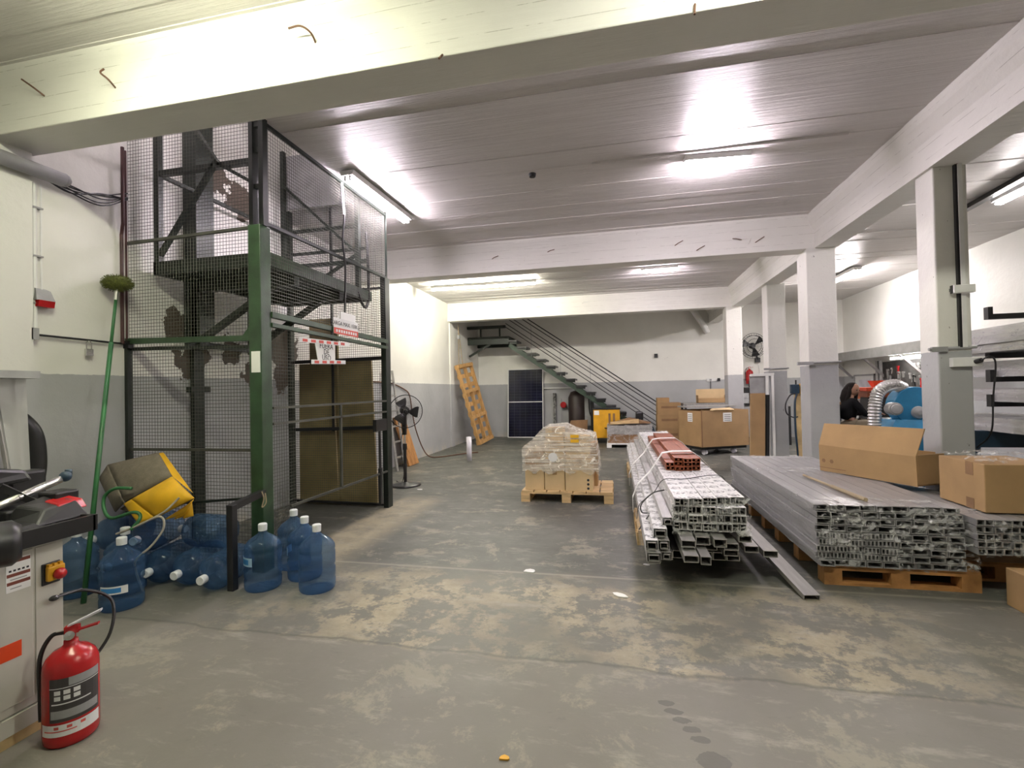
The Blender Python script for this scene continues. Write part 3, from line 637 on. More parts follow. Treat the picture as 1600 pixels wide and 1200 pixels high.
# ---------------------------------------------------------------- fire extinguisher in the foreground
def extinguisher(loc, label, s=1.0, full=True, rz=0):
    T = thing('fire_extinguisher', label, 'fire extinguisher', loc, rz)
    p = lambda n, mb, mat, par=T, **kw: obj(n, mb, mat, par, **kw)
    sc = lambda mb: mb.xform(Matrix.Scale(s, 4))
    p('cylinder', sc(MB().lathe([(.0, .0), (.088, .0), (.095, .01), (.098, .03), (.098, .305), (.095, .335), (.084, .362), (.062, .385), (.034, .398), (.026, .41), (.025, .425), (0, .425)], 32)), m_red, smooth=True)
    p('neck_valve', sc(MB().cyl((0, 0, .42), (0, 0, .46), .018, 12).box(-.02, -.014, .455, .03, .014, .485)), m_red)
    p('carry_handle', sc(MB().hexa([(.0, -.01, .455), (.10, -.012, .475), (.10, .012, .475), (0, .01, .455)], [(.0, -.01, .462), (.10, -.012, .482), (.10, .012, .482), (0, .01, .462)])), m_red)
    p('squeeze_lever', sc(MB().hexa([(-.01, -.009, .482), (.11, -.012, .532), (.11, .012, .532), (-.01, .009, .482)], [(-.01, -.009, .49), (.11, -.012, .541), (.11, .012, .541), (-.01, .009, .49)])), m_pvc)
    p('pressure_gauge', sc(MB().lathe([(0, 0), (.019, 0), (.019, .012), (0, .014)], 16, (.0, -.016, .45), (.3, -1, .15))), m_steel)
    p('safety_pin', sc(MB().tube([(-.05, -.005, .468), (-.02, -.005, .47), (.02, .0, .472)], .003, 6)), m_steel)
    p('hose', sc(MB().tube(curve_pts([(-.02, .0, .46), (-.07, -.0, .45), (-.108, .0, .36), (-.108, .0, .2), (-.106, .0, .09)]), .009, 8)), m_blackplastic, smooth=True)
    if not full:
        p('label', sc(MB().box(-.03, -.0995, .12, .045, -.09, .26)), m_label); return T
    def wrap(z0, z1, a0, a1, r, n=12):
        mb = MB()
        for k in range(n):
            a = a0+(a1-a0)*k/n; b = a0+(a1-a0)*(k+1)/n
            mb.add([(r*math.cos(q), r*math.sin(q), z) for q, z in ((a, z0), (b, z0), (b, z1), (a, z1))], [(0, 1, 2, 3)])
        return sc(mb)
    lb = p('label', wrap(.115, .30, R(-115), R(-5), .0986), plain('extinguisher_label', (.05, .045, .045), .5), fix=False)
    p('label_band', wrap(.265, .30, R(-75), R(-5), .0990), m_greyp, lb, fix=False); p('label_band', wrap(.19, .195, R(-110), R(-30), .0990), m_label, lb, fix=False); p('label_band', wrap(.258, .261, R(-115), R(-5), .0991), m_label, lb, fix=False)
    p('label_band', wrap(.13, .165, R(-112), R(-10), .0990), m_greyp, lb, fix=False)
    for i in range(3):
        for k in range(2): p('pictogram', wrap(.208+k*.024, .226+k*.024, R(-104+i*19), R(-91+i*19), .0992, 3), m_label, lb, fix=False)
    tg = p('inspection_strip', wrap(.055, .105, R(-140), R(-5), .0992, 14), m_label, fix=False)
    p('inspection_print', wrap(.075, .08, R(-130), R(-60), .0996, 8), m_redtape, tg, fix=False)
    for i in range(3): p('inspection_print', wrap(.086, .098, R(-105+i*26), R(-95+i*26), .0996, 3), m_redtape, tg, fix=False)
    return T
extinguisher((-2.415, 1.70, 0), 'large red fire extinguisher standing on the floor by the cream machine', 1.0, True, R(35))

# ---------------------------------------------------------------- water bottles
def bottle_proto():
    T = thing('water_bottle', 'x', 'water bottle')
    prof = [(0, .012), (.10, .004), (.122, .0), (.131, .012), (.134, .03), (.134, .075), (.124, .087), (.134, .099), (.134, .160), (.121, .178), (.134, .196), (.134, .285), (.124, .297), (.134, .309), (.131, .335), (.104, .372), (.062, .402), (.036, .42), (.029, .435), (.028, .465)]
    obj('bottle_body', MB().lathe(prof, 32, caps=False), m_bottle, T, smooth=True)
    obj('cap', MB().lathe([(.026, .44), (.032, .442), (.033, .49), (.028, .496), (0, .496)], 18), m_cap, T)
    return T
def add_label(T, a, tall=.06, z=.205, wide=60, pale=False):
    mb = MB(); pr = MB(); n = 8
    for q0, q1, z0, z1, r, m in ((a-wide/2, a+wide/2, z, z+tall, .1352, mb), (a-wide/2+3, a+wide*.28, z+tall*.2, z+tall*.8, .1358, pr)):
        for k in range(n):
            u = R(q0+(q1-q0)*k/n); v = R(q0+(q1-q0)*(k+1)/n)
            m.add([(r*math.cos(q), r*math.sin(q), w) for q, w in ((u, z0), (v, z0), (v, z1), (u, z1))], [(0, 1, 2, 3)])
    l = obj('brand_label', mb, m_bluepale if pale else m_label, T, fix=False); obj('label_print', pr, m_blueink, l, fix=False)
proto = bottle_proto(); GB = 'large blue water bottles'
def bottle(loc, label, rot=(0, 0, 0), lab=None, first=[True]):
    if first[0]: first[0] = False; b = proto; b.location = loc; b.rotation_euler = rot; b['label'] = label; b['group'] = GB
    else: b = dup(proto, loc, rot, label, GB)
    if lab is not None: LABELS.append((b, lab))
    return b
LABELS = []
bottle((-2.74, 3.29, 0), 'upright blue water bottle against the black square tube stand', lab=(-115, .065, True))
bottle((-2.29, 3.33, 0), 'upright blue water bottle at the front of the group, clear of the stand')
bottle((-2.79, 3.73, 0), 'upright blue water bottle standing closest to the green lift post')
bottle((-2.54, 3.53, 0), 'upright blue water bottle in the middle of the four beside the stand', lab=(-155, .06, True))
bottle((-3.53, 2.82, 0), 'upright blue water bottle with a clear white and blue label by the machine', lab=(-62, .055, False))
bottle((-4.10, 2.93, 0), 'upright blue water bottle half hidden by the cream machine')
bottle((-3.77, 3.04, 0), 'upright blue water bottle behind the white labelled one')
def lying(x, y, z, ang, label): return bottle((x, y, z), label, (0, R(90), R(ang)))   # neck points along ang in plan
lying(-3.72, 3.53, .135, -76, 'blue water bottle lying on the floor behind the upright ones, cap outward')
lying(-3.42, 3.54, .135, -80, 'lying blue water bottle on the floor, second from the black stand')
lying(-3.13, 3.49, .135, -80, 'lying blue water bottle on the floor touching the black stand')
lying(-4.06, 3.585, .135, -90, 'lying blue water bottle on the floor closest to the left wall')
lying(-3.90, 3.55, .37, -72, 'blue water bottle lying on the lower ones under the folded mat, cap outward')
lying(-3.18, 3.42, .375, 178, 'blue water bottle lying crosswise on the lower ones beside the folded mat')
lying(-4.20, 3.56, .36, -88, 'blue water bottle lying up against the left wall under the hose')
for b, (a, tall, pale) in LABELS: add_label(b, a, tall, .2 if pale else .13, 62 if pale else 75, pale)
# folded mat on the bottles
def mat_fold():
    T = thing('folded_floor_mat', 'yellow rubber mat with grey backing folded over the water bottles', 'mat', (-3.75, 3.28, .5), 0)
    n = 10; mb = MB(); top = MB()
    # big grey flap (back of the mat) leaning up and away
    A = [Vector(p) for p in ((-.50, .08, .22), (-.22, -.10, .03), (.26, .06, .40), (-.02, .14, .56))]
    A = [Vector((-.54, .06, .27)), Vector((-.26, -.06, -.02)), Vector((.22, -.02, .36)), Vector((.02, .10, .55))]
    def quad(a, b, c, d, th, bulge, nn=8):
        m = MB(); nrm = (b-a).cross(d-a).normalized()
        g = {}
        for s in (0, 1):
            for i in range(nn+1):
                for j in range(nn+1):
                    u, v = i/nn, j/nn
                    p = a*(1-u)*(1-v)+b*u*(1-v)+c*u*v+d*(1-u)*v
                    p = p+nrm*(bulge*math.sin(math.pi*u)*math.sin(math.pi*v)+s*th)
                    g[s, i, j] = len(m.v); m.v.append(tuple(p))
        for i in range(nn):
            for j in range(nn):
                m.f.append((g[0, i, j], g[0, i+1, j], g[0, i+1, j+1], g[0, i, j+1])); m.f.append((g[1, i, j], g[1, i, j+1], g[1, i+1, j+1], g[1, i+1, j]))
        for i in range(nn):
            m.f += [(g[0, i, 0], g[1, i, 0], g[1, i+1, 0], g[0, i+1, 0]), (g[0, i, nn], g[0, i+1, nn], g[1, i+1, nn], g[1, i, nn]), (g[0, 0, i], g[0, 0, i+1], g[1, 0, i+1], g[1, 0, i]), (g[0, nn, i], g[1, nn, i], g[1, nn, i+1], g[0, nn, i+1])]
        return m
    V = lambda x, y, z: Vector((x+3.75, y-3.28, z-.5))
    A, B, C_, D = V(-4.30, 3.33, .926), V(-3.89, 3.14, .666), V(-3.49, 3.2, .864), V(-3.85, 3.40, 1.025)
    Ee, Ff = V(-4.33, 3.28, .818), V(-4.06, 3.2, .563)
    G, H, K, Mm = V(-3.765, 3.1, .70), V(-3.469, 3.18, .868), V(-3.182, 3.1, .725), V(-3.515, 3.08, .566)
    obj('grey_flap', quad(A, B, C_, D, .012, .03), m_greymat, T, smooth=True)
    obj('grey_side', quad(A, Ee, Ff, B, .012, .02), m_greymat, T, smooth=True)
    obj('yellow_edge', quad(D, V(-3.807, 3.4, 1.031), V(-3.246, 3.14, .76), C_, .014, 0), m_yelmat, T)
    obj('yellow_fold', quad(G, Mm, K, H, .014, .05), m_yelmat, T, smooth=True)
    obj('yellow_tail', quad(V(-3.865, 3.12, .656), V(-3.651, 3.06, .522), Mm, G, .014, .01), m_yelmat, T, smooth=True)
    for k in range(3):
        o = Vector((.05+.05*k, .03+.03*k, -.012-.006*k)); e = Vector((-.04*k, .04+.03*k, -.03-.012*k))
        obj('yellow_layer', quad(Mm+o, Mm+o+Vector((.05, .05, .012)), K+e+Vector((-.10, .05, .0)), K+e+Vector((-.07, 0, -.01)), .010, .03), m_yelmat, T, smooth=True)
    obj('grey_core', quad(V(-4.05, 3.24, .57), V(-3.6, 3.12, .55), V(-3.3, 3.2, .68), V(-3.7, 3.34, .8), .02, 0), m_greymat, T)
mat_fold()
obj('frayed_string', MB().tube(curve_pts([(-3.30, 3.08, .73), (-3.40, 3.02, .62), (-3.66, 2.98, .50), (-3.78, 2.98, .46), (-3.6, 2.97, .52), (-3.40, 3.0, .60), (-3.36, 3.0, .52), (-3.42, 2.96, .40), (-3.52, 2.92, .30), (-3.60, 2.98, .20), (-3.62, 3.02, .10), (-3.6, 3.04, .01)]), .008, 6), m_cable, None, 'pale string hanging from the folded mat over the bottles', 'string')
obj('garden_hose', MB().tube(curve_pts([(-3.62, 2.96, .50), (-3.60, 3.02, .58), (-3.66, 3.02, .62), (-3.90, 3.04, .56), (-4.0, 3.06, .62), (-4.02, 3.08, .72), (-3.94, 3.1, .78), (-3.80, 3.12, .78)]), .013, 8), m_gpole, None, 'green hose loop draped over the water bottles', 'hose', smooth=True)
# cobweb brush
br = thing('cobweb_brush', 'long green pole brush with olive bristle head leaning on the left wall', 'brush', (-3.86, 2.80, 0))
def lerp(a, b, t): return tuple(x+(y-x)*t for x, y in zip(a, b))
pa, pb = (0, 0, 0.0), (-.41, .59, 2.47)
obj('pole', MB().tube([pa, lerp(pa, pb, .8)], .017, 10).tube([lerp(pa, pb, .8), lerp(pa, pb, .96)], .012, 10), m_gpole, br, smooth=True)
obj('ferrule', MB().tube([lerp(pa, pb, .955), pb], .016, 10), m_steel, br)
obj('bristle_head', MB().sphere(lerp(pa, pb, 1.02), .105, 20, (1, 1, .62)), m_olive, br, smooth=True)
bs = MB()
for k in range(500):
    v = Vector((random.gauss(0, 1), random.gauss(0, 1), random.gauss(0, 1))).normalized(); c = Vector(lerp(pa, pb, 1.02))
    bs.wire(c+Vector((v.x*.09, v.y*.09, v.z*.055)), c+Vector((v.x*.122, v.y*.122, v.z*.08)), .0016)
obj('bristles', bs, m_olive, br, kind='stuff')
# black square tube stand
sd = thing('tube_stand', 'black square steel tube bracket standing beside the blue bottles', 'stand', (-2.93, 3.19, 0))
obj('upright', MB().bar((0, 0, 0), (0, 0, .66), .055, .055), m_black, sd, bevel=.004)
obj('top_bar', MB().bar((0, -.0275, .635), (-.02, .37, .68), .05, .05), m_black, sd)
obj('tie_string', MB().tube(curve_pts([(.02, .3, .70), (.03, .31, .64), (.02, .30, .57), (.035, .33, .60), (.02, .34, .68)]), .005, 5), m_rope, sd)

# ---------------------------------------------------------------- middle of the hall, left side
def pedestal_fan():
    T = thing('pedestal_fan', 'black pedestal fan on a round base behind the lift', 'fan', (-3.36, 7.25, 0), 0)
    p = lambda n, mb, mat=m_blackplastic, par=T, **kw: obj(n, mb, mat, par, **kw)
    p('base', MB().lathe([(0, 0), (.24, 0), (.25, .012), (.2, .028), (.06, .045), (.04, .06), (0, .06)], 32), smooth=True)
    p('pole', MB().cyl((0, 0, .05), (0, 0, .62), .026, 14)); p('inner_pole', MB().cyl((0, 0, .6), (0, 0, 1.0), .018, 12), m_steel); p('collar', MB().cyl((0, 0, .58), (0, 0, .68), .035, 14))
    p('neck', MB().hexa([(-.03, -.03, .82), (.03, -.03, .82), (.03, .03, .82), (-.03, .03, .82)], [(-.045, -.04, 1.15), (.03, -.04, 1.15), (.03, .04, 1.15), (-.045, .04, 1.15)]), bevel=.01)
    ax = Vector((.55, -.82, -.08)).normalized(); c = Vector((.02, -.02, 1.21))
    p('motor', MB().lathe([(0, -.16), (.05, -.16), (.07, -.12), (.075, .0), (.05, .03), (0, .03)], 18, c, ax), smooth=True)
    q = Vector((0, 0, 1)).rotation_difference(ax)
    bl = p('hub', MB().lathe([(.0, .05), (.035, .05), (.035, .1), (.02, .12), (0, .12)], 16, c, ax))
    for k in range(3):
        m = MB(); a0 = k*2*math.pi/3+.5; g = []
        for i in range(7):
            r = .03+.19*i/6
            for s in (0, 1):
                a = a0+(s-.5)*(.5+.55*math.sin(math.pi*(i+1)/9)); g.append(c+q @ Vector((r*math.cos(a), r*math.sin(a), .085+(s-.5)*.05)))
        m.v = [tuple(v) for v in g]+[tuple(v+ax*.004) for v in g]
        for i in range(6):
            m.f += [(2*i, 2*i+1, 2*i+3, 2*i+2), (14+2*i, 14+2*i+2, 14+2*i+3, 14+2*i+1)]
        p('blade', m, par=bl)
    gm = MB()
    for z, rr, n in ((.03, .265, 1), (.16, .265, 1)):
        gm.tube([c+q @ Vector((rr*math.cos(a*math.pi/20), rr*math.sin(a*math.pi/20), .09)) for a in range(41)], .007, 6, False)
    p('guard_ring', gm)
    wm = MB()
    for k in range(60):
        a = k*math.pi/30
        for zz in (.025, .155):
            pts = [(.04, zz), (.17, zz), (.24, .09+(zz-.09)*.6), (.265, .09)]
            for (r0, z0), (r1, z1) in zip(pts, pts[1:]): wm.wire(c+q @ Vector((r0*math.cos(a), r0*math.sin(a), z0)), c+q @ Vector((r1*math.cos(a), r1*math.sin(a), z1)), .0011)
    p('guard_wires', wm, kind='stuff')
    p('cord', MB().tube(curve_pts([(-.03, .03, .95), (-.10, .05, .6), (-.08, .12, .2), (-.16, .2, .008), (-.3, .3, .008)]), .006, 6))
pedestal_fan()
# bundle of planks leaning on the left wall
for k, (dy, w, h, lab) in enumerate(((0, .15, 1.0, 'short orange plank leaning on the left wall, closest to the ladder'), (.16, .16, 1.02, 'short orange plank leaning on the left wall, middle of three'), (.33, .15, .98, 'short orange plank leaning on the left wall, furthest from the ladder'))):
    y = 9.1+dy; dx = .24
    obj('wooden_plank', MB().hexa([(-4.16, y, 0), (-4.12, y, .01), (-4.12, y+w, .01), (-4.16, y+w, 0)], [(XL+.005, y-.12, h), (XL+.045, y-.12, h+.01), (XL+.045, y-.12+w, h+.01), (XL+.005, y-.12+w, h)]), m_wood2, None, lab, 'plank', 'planks leaning by the fan')
ld = thing('aluminium_ladder', 'slim aluminium ladder leaning on the left wall behind the fan', 'ladder', (-4.12, 8.55, 0))
for dy in (0, .36): obj('stile', MB().bar((0, dy, 0), (-.26, dy, 1.95), .025, .06), m_alu, ld)
for k in range(6): z = .25+k*.3; obj('rung', MB().bar((-.26*z/1.95, 0, z), (-.26*z/1.95, .36, z), .03, .03), m_alu, ld)
obj('air_hose', MB().tube(curve_pts([(XL+.02, 8.2, 1.72), (XL+.02, 8.9, 1.70), (XL+.02, 9.5, 1.58), (XL+.03, 9.75, 1.45), (XL+.04, 9.85, 1.1), (XL+.05, 10.0, .7), (XL+.10, 10.25, .25), (XL+.22, 10.35, .04), (XL+.45, 10.45, .014), (XL+.8, 11.0, .014), (XL+1.1, 11.3, .014)]), .013, 8), m_rust, None, 'thin brown hose hanging on the left wall and trailing on the floor', 'hose', smooth=True)
obj('plastic_tube', MB().lathe([(.045, .5), (.045, .002), (.055, 0), (.056, .52), (.045, .52), (.045, .5)], 24, (-3.12, 9.95, 0), caps=False), m_pvc, None, 'short pale plastic pipe standing upright on the floor', 'pipe', smooth=True)
# tall pallet leaning against left wall
def lean_pallet():
    T = thing('leaning_pallet', 'tall orange wooden pallet leaning on the left wall below hanging ropes', 'pallet', (-3.78, 12.85, 0))
    v = Vector((-.56, -.20, 2.24)).normalized(); u = Vector((.20, .80, 0)); u = (u-v*u.dot(v)).normalized(); w = u.cross(v).normalized()
    if w.x < 0: w = -w
    L, Wd = 2.3, .82
    def slab(name, u0, u1, v0, v1, w0, w1):
        c = lambda a, b, d: tuple(u*a+v*b+w*d)
        obj(name, MB().hexa([c(u0, v0, w0), c(u1, v0, w0), c(u1, v0, w1), c(u0, v0, w1)], [c(u0, v1, w0), c(u1, v1, w0), c(u1, v1, w1), c(u0, v1, w1)]), m_wood3, T)
    for k in range(3): slab('stringer', k*(Wd-.06)/2, k*(Wd-.06)/2+.06, 0, L, 0, .09)
    for k in range(4): slab('cross_board', 0, Wd, k*(L-.1)/3, k*(L-.1)/3+.10, .09, .11)
    for k in range(9): slab('deck_board', 0, Wd, k*.272, k*.272+.12, -.025, 0)
lean_pallet()
rp = thing('hanging_ropes', 'two ropes with a block hanging above the leaning pallet', 'rope', (XL+.15, 12.9, 2.2))
obj('rope', MB().tube([(0, -.08, .0), (.0, -.08, 1.2)], .012, 6), m_rope, rp); obj('rope', MB().tube([(.05, .12, .0), (.0, -.02, .95)], .012, 6), m_rope, rp); obj('pulley_block', MB().box(-.03, -.12, .78, .03, -.02, .88), m_greyp, rp)

# solar panel
sp = thing('solar_panel', 'dark framed solar panel leaning against the far wall', 'solar panel', (-2.83, 15.02, 0), rot=(R(-5.5), 0, 0))
obj('cells', MB().box(-.55, -.012, .02, .55, .0, 2.18), m_solar, sp)
for n, b in (('frame_bar', (-.575, -.02, 0, -.55, .02, 2.2)), ('frame_bar', (.55, -.02, 0, .575, .02, 2.2)), ('frame_bar', (-.575, -.02, 0, .575, .02, .025)), ('frame_bar', (-.575, -.02, 2.175, .575, .02, 2.2)), ('centre_bar', (-.55, -.0135, 1.125, .55, .0, 1.15))): obj(n, MB().box(*b), m_label, sp)

# ---------------------------------------------------------------- staircase
def stairs():
    T = thing('steel_staircase', 'dark green open steel staircase with landing and thin handrails', 'staircase', (1.0, 14.5, 0))
    off = Vector((-1.0, -14.5, 0)); M = Matrix.Translation(off)
    p = lambda n, mb, mat=m_dgreen, **kw: obj(n, mb.xform(M), mat, T, **kw)
    y0, y1 = 14.15, 14.85; run, rise = .288, .2; xb, zb = 1.02, .2
    n = 15
    top = (xb-run*(n-1), zb+rise*(n-1))
    for y in (y0+.03, y1-.03): p('stringer', MB().bar((xb+.10, y, .0), (top[0]-.1, y, top[1]-.12), .05, .13), m_stair)
    for k in range(n):
        x = xb-k*run; z = zb+k*rise
        p('tread', MB().box(x-.14, y0-.06, z-.03, x+.14, y1, z+.02), m_black)
        p('tread_bracket', MB().box(x-.13, y0+.0, z-.09, x+.13, y0+.06, z-.015), m_dgreen)
    zl = top[1]+.12
    p('landing', MB().box(XL+.02, y0-.05, zl-.02, top[0]-.1, 15.28, zl+.03), m_dgreen)
    p('landing_beam', MB().box(XL+.02, y0-.05, zl-.20, top[0]-.1, y0+.05, zl-.02), m_dgreen); p('landing_beam', MB().box(XL+.02, 15.15, zl-.2, top[0]-.1, 15.28, zl-.02), m_dgreen)
    p('landing_brace', MB().bar((top[0]-.7, y0, zl-.2), (XL+.05, y0, zl-.55), .06, .06), m_dgreen)
    p('upper_beam', MB().box(XL+.02, y0-.1, zl+.28, top[0]-.2, y0+.02, zl+.36), m_dgreen)
    for x in (-4.0, -3.4): p('upper_post', MB().bar((x, y0, zl), (x, y0, zl+.3), .04, .04), m_dgreen)
    ux, uz = run, -rise
    for y in (y0,):
        for h, r in ((.97, .016), (.86, .013), (.68, .011), (.58, .011), (.40, .011), (.29, .011)):
            p('handrail' if h > .9 else 'mid_rail', MB().tube([(top[0]-.2, y, top[1]+h+.14), (xb+.35, y, zb+h-.24)], r, 8), m_black)
        for k in (0, 3, 6, 9, 12): x = xb-k*run; p('baluster', MB().tube([(x, y, zb+k*rise-.1), (x, y, zb+k*rise+.94)], .006, 6), m_greyp)
stairs()
# under the stairs
obj('standpipe', MB().tube([(-1.9, 15.2, .1), (-1.9, 15.2, 1.4)], .05, 12), plain('mottled_pipe', (.25, .25, .24), .6, 0, .6, 14), None, 'mottled upright pipe on the far wall beside the solar panel', 'pipe')
obj('ledge_pipe', MB().tube([(-2.25, 15.25, 1.55), (-.95, 15.25, 1.55)], .022, 8), m_white, None, 'thin white pipe along the far wall beside the solar panel', 'pipe')
vv = thing('pipe_valve', 'red valve with a thin drop pipe on the far wall', 'valve', (-1.62, 15.2, 1.02))
obj('drop_pipe', MB().tube([(-.07, 0, -.9), (-.07, 0, .2)], .012, 8), m_greyp, vv); obj('handwheel', MB().lathe([(.0, -.02), (.09, -.02), (.1, 0), (.09, .02), (0, .02)], 16, (0, -.05, 0), (0, 1, 0)), m_red, vv); obj('stem', MB().tube([(0, 0, 0), (.12, -.03, -.09)], .02, 8), m_redpipe, vv)
wt = thing('steel_tank', 'dark brown upright steel tank under the staircase', 'tank', (-1.16, 14.9, 0))
obj('tank_body', MB().lathe([(0, 0), (.27, 0), (.28, .05), (.28, 1.25), (.2, 1.42), (.08, 1.47), (0, 1.47)], 24), plain('dark_brown_tank', (.022, .012, .010), .5), wt, smooth=True)
obj('tank_panel', MB().box(.22, -.16, .4, .42, .0, 1.36), m_greyp, wt); obj('tank_hose', MB().tube(curve_pts([(.36, -.18, 1.2), (.38, -.2, .8), (.5, -.3, .5), (.42, -.35, .2)]), .02, 8), m_black, wt)
obj('stair_post', MB().box(-.74, 14.42, 0, -.64, 14.52, 1.26), m_black, None, 'black square post under the staircase beside the yellow cabinet', 'post')
yc = thing('yellow_cabinet', 'yellow metal compressor cabinet under the staircase', 'cabinet', (-.26, 13.78, 0))
obj('cabinet_body', MB().box(-.36, -.28, .14, .36, .28, .93), m_yellow, yc, bevel=.01); obj('top_plate', MB().box(-.38, -.3, .93, .38, .3, .96), m_blackplastic, yc)
for x in (-.3, .3):
    for y in (-.2, .2): obj('wheel', MB().lathe([(0, -.02), (.07, -.02), (.07, .02), (0, .02)], 14, (x, y, .07), (0, 1, 0)), m_black, yc)
for k in range(2): obj('vent_slot', MB().box(.05+k*.12, -.285, .45, .11+k*.12, -.28, .82), m_card3, yc)
obj('cabinet_label', MB().box(-.34, -.285, .78, -.2, -.28, .9), m_paper, yc); obj('tow_handle', MB().tube([(-.05, -.28, .42), (.02, -.40, .42), (.35, -.40, .40)], .015, 6), m_black, yc); obj('power_lead', MB().tube(curve_pts([(.1, -.3, .2), (.15, -.45, .25), (.3, -.45, .15), (.4, -.4, .01)]), .014, 6), m_black, yc)
obj('cardboard_sheet', MB().hexa([(-1.5, 14.15, 0), (-.85, 14.12, 0), (-.85, 14.16, 0), (-1.5, 14.19, 0)], [(-1.32, 14.3, .58), (-.82, 14.3, .60), (-.82, 14.34, .60), (-1.32, 14.34, .58)]), m_card3, None, 'brown cardboard sheet leaning on the dark tank', 'cardboard')
dp = thing('scrap_pile', 'dark low pile of machine parts at the foot of the staircase', 'scrap', (.42, 13.72, 0))
obj('scrap_box', MB().box(-.28, -.2, 0, .3, .2, .62), m_black, dp, bevel=.03); obj('scrap_block', MB().box(.1, -.24, .62, .3, .1, .86), m_black, dp, bevel=.04); obj('scrap_plate', MB().hexa([(.3, -.2, .3), (.6, -.3, .3), (.6, .1, .3), (.3, .1, .3)], [(.3, -.2, .5), (.55, -.3, .45), (.55, .1, .45), (.3, .1, .5)]), m_navy, dp)
obj('wall_box', MB().box(1.18, 15.24, 2.42, 1.28, 15.3, 2.54), m_black, None, 'small black square box on the far wall above the stair rail', 'wall box')
sk = thing('wall_sockets', 'white socket strip on the far wall beside the pillar', 'socket', (2.85, 15.3, 1.7)); obj('plate', MB().box(-.18, -.03, -.04, .1, 0, .05), m_white, sk); obj('socket_face', MB().box(-.1, -.035, -.02, -.04, -.03, .03), m_greyp, sk); obj('lead', MB().tube(curve_pts([(-.07, -.03, -.03), (-.08, -.04, -.3), (-.12, -.05, -.6)]), .01, 6), m_black, sk); obj('switch_box', MB().box(.13, -.04, -.04, .2, 0, .05), m_blackplastic, sk)
obj('vent_duct', MB().tube(curve_pts([(2.2, 15.1, 3.88), (2.3, 15.1, 3.8), (2.42, 15.1, 3.6), (2.6, 15.12, 3.3), (2.7, 15.15, 3.1)]), .085, 14), m_white, None, 'white elbow pipe under the far ceiling near the pillar', 'pipe', smooth=True)

# ---------------------------------------------------------------- pallets and boxes
def pallet(name, label, x0, y0, w, d, mat, h=.14, group='wooden pallets', along='y', nb=6):
    T = thing(name, label, 'pallet', (x0+w/2, y0+d/2, 0), 0, group)
    hw, hd = w/2, d/2
    for i in (-1, 0, 1):
        for j in (-1, 0, 1): obj('block', MB().box(i*(hw-.06)-.06, j*(hd-.06)-.06, .02, i*(hw-.06)+.06, j*(hd-.06)+.06, h-.04), mat, T)
    for j in (-1, 0, 1): obj('runner', MB().box(-hw, j*(hd-.06)-.06, 0, hw, j*(hd-.06)+.06, .02), mat, T) if along == 'x' else obj('runner', MB().box(j*(hw-.06)-.06, -hd, 0, j*(hw-.06)+.06, hd, .02), mat, T)
    for j in (-1, 0, 1): obj('stringer_board', MB().box(-hw, j*(hd-.06)-.06, h-.04, hw, j*(hd-.06)+.06, h-.02), mat, T)
    for k in range(nb):
        if along == 'x': a = -hd+k*d/nb; obj('deck_board', MB().box(-hw, a+.008, h-.02, hw, a+d/nb-.008, h), mat, T)
        else: a = -hw+k*w/nb; obj('deck_board', MB().box(a+.008, -hd, h-.02, a+w/nb-.008, hd, h), mat, T)
    return T
pallet('pallet', 'pale new wooden pallet under the film wrapped cartons', -1.28, 6.38, 1.22, .85, m_wood, .15, along='y', nb=7)
def carton(label, x0, y0, z0, x1, y1, z1, mat=m_card2, group='cartons on the pale pallet', tape=True, marks=False):
    T = thing('carton', label, 'box', ((x0+x1)/2, (y0+y1)/2, z0), 0, group)
    a, b, c = (x1-x0)/2, (y1-y0)/2, z1-z0
    obj('carton_body', MB().box(-a, -b, 0, a, b, c), mat, T, bevel=.006)
    if tape: obj('tape', MB().box(-.03, -b-.001, c-.07, .03, -b, c).box(-.03, -b, c, .03, b, c+.001), m_card, T)
    if marks:
        for k in range(3): obj('print_mark', MB().lathe([(0, 0), (.018, 0), (.018, .001), (0, .001)], 6, (a-.06, -b-.001, .04+.055*k), (0, -1, 0)), m_ink, T)
    return T
Z = .15
carton('tan carton, bottom row on the pale pallet, at its far end from the open deck', -1.23, 6.44, Z, -.97, 6.78, Z+.28)
carton('tan carton, bottom row on the pale pallet, middle of the row', -.96, 6.43, Z, -.69, 6.78, Z+.28)
carton('large tan carton with three printed symbols at the end of the bottom row', -.68, 6.41, Z, -.32, 6.78, Z+.42, marks=True)
carton('tan carton stacked second, above the end carton of the pale pallet', -1.23, 6.45, Z+.28, -.97, 6.78, Z+.53, m_card)
carton('tan carton stacked second in the middle column of the pale pallet', -.96, 6.44, Z+.28, -.69, 6.78, Z+.66)
carton('tan carton stacked on the one with three printed symbols', -.68, 6.44, Z+.42, -.36, 6.78, Z+.72)
carton('small tan carton topping the wrapped pile', -.95, 6.5, Z+.66, -.71, 6.8, Z+.83, m_card2)
carton('dark backed carton behind the bottom row beside the empty deck', -.68, 6.79, Z, -.27, 7.14, Z+.6, m_card)
carton('carton in the rear row behind the middle column', -.96, 6.79, Z, -.69, 7.14, Z+.6, m_card)
carton('carton in the rear row behind the end column', -1.23, 6.79, Z, -.97, 7.14, Z+.52, m_card)
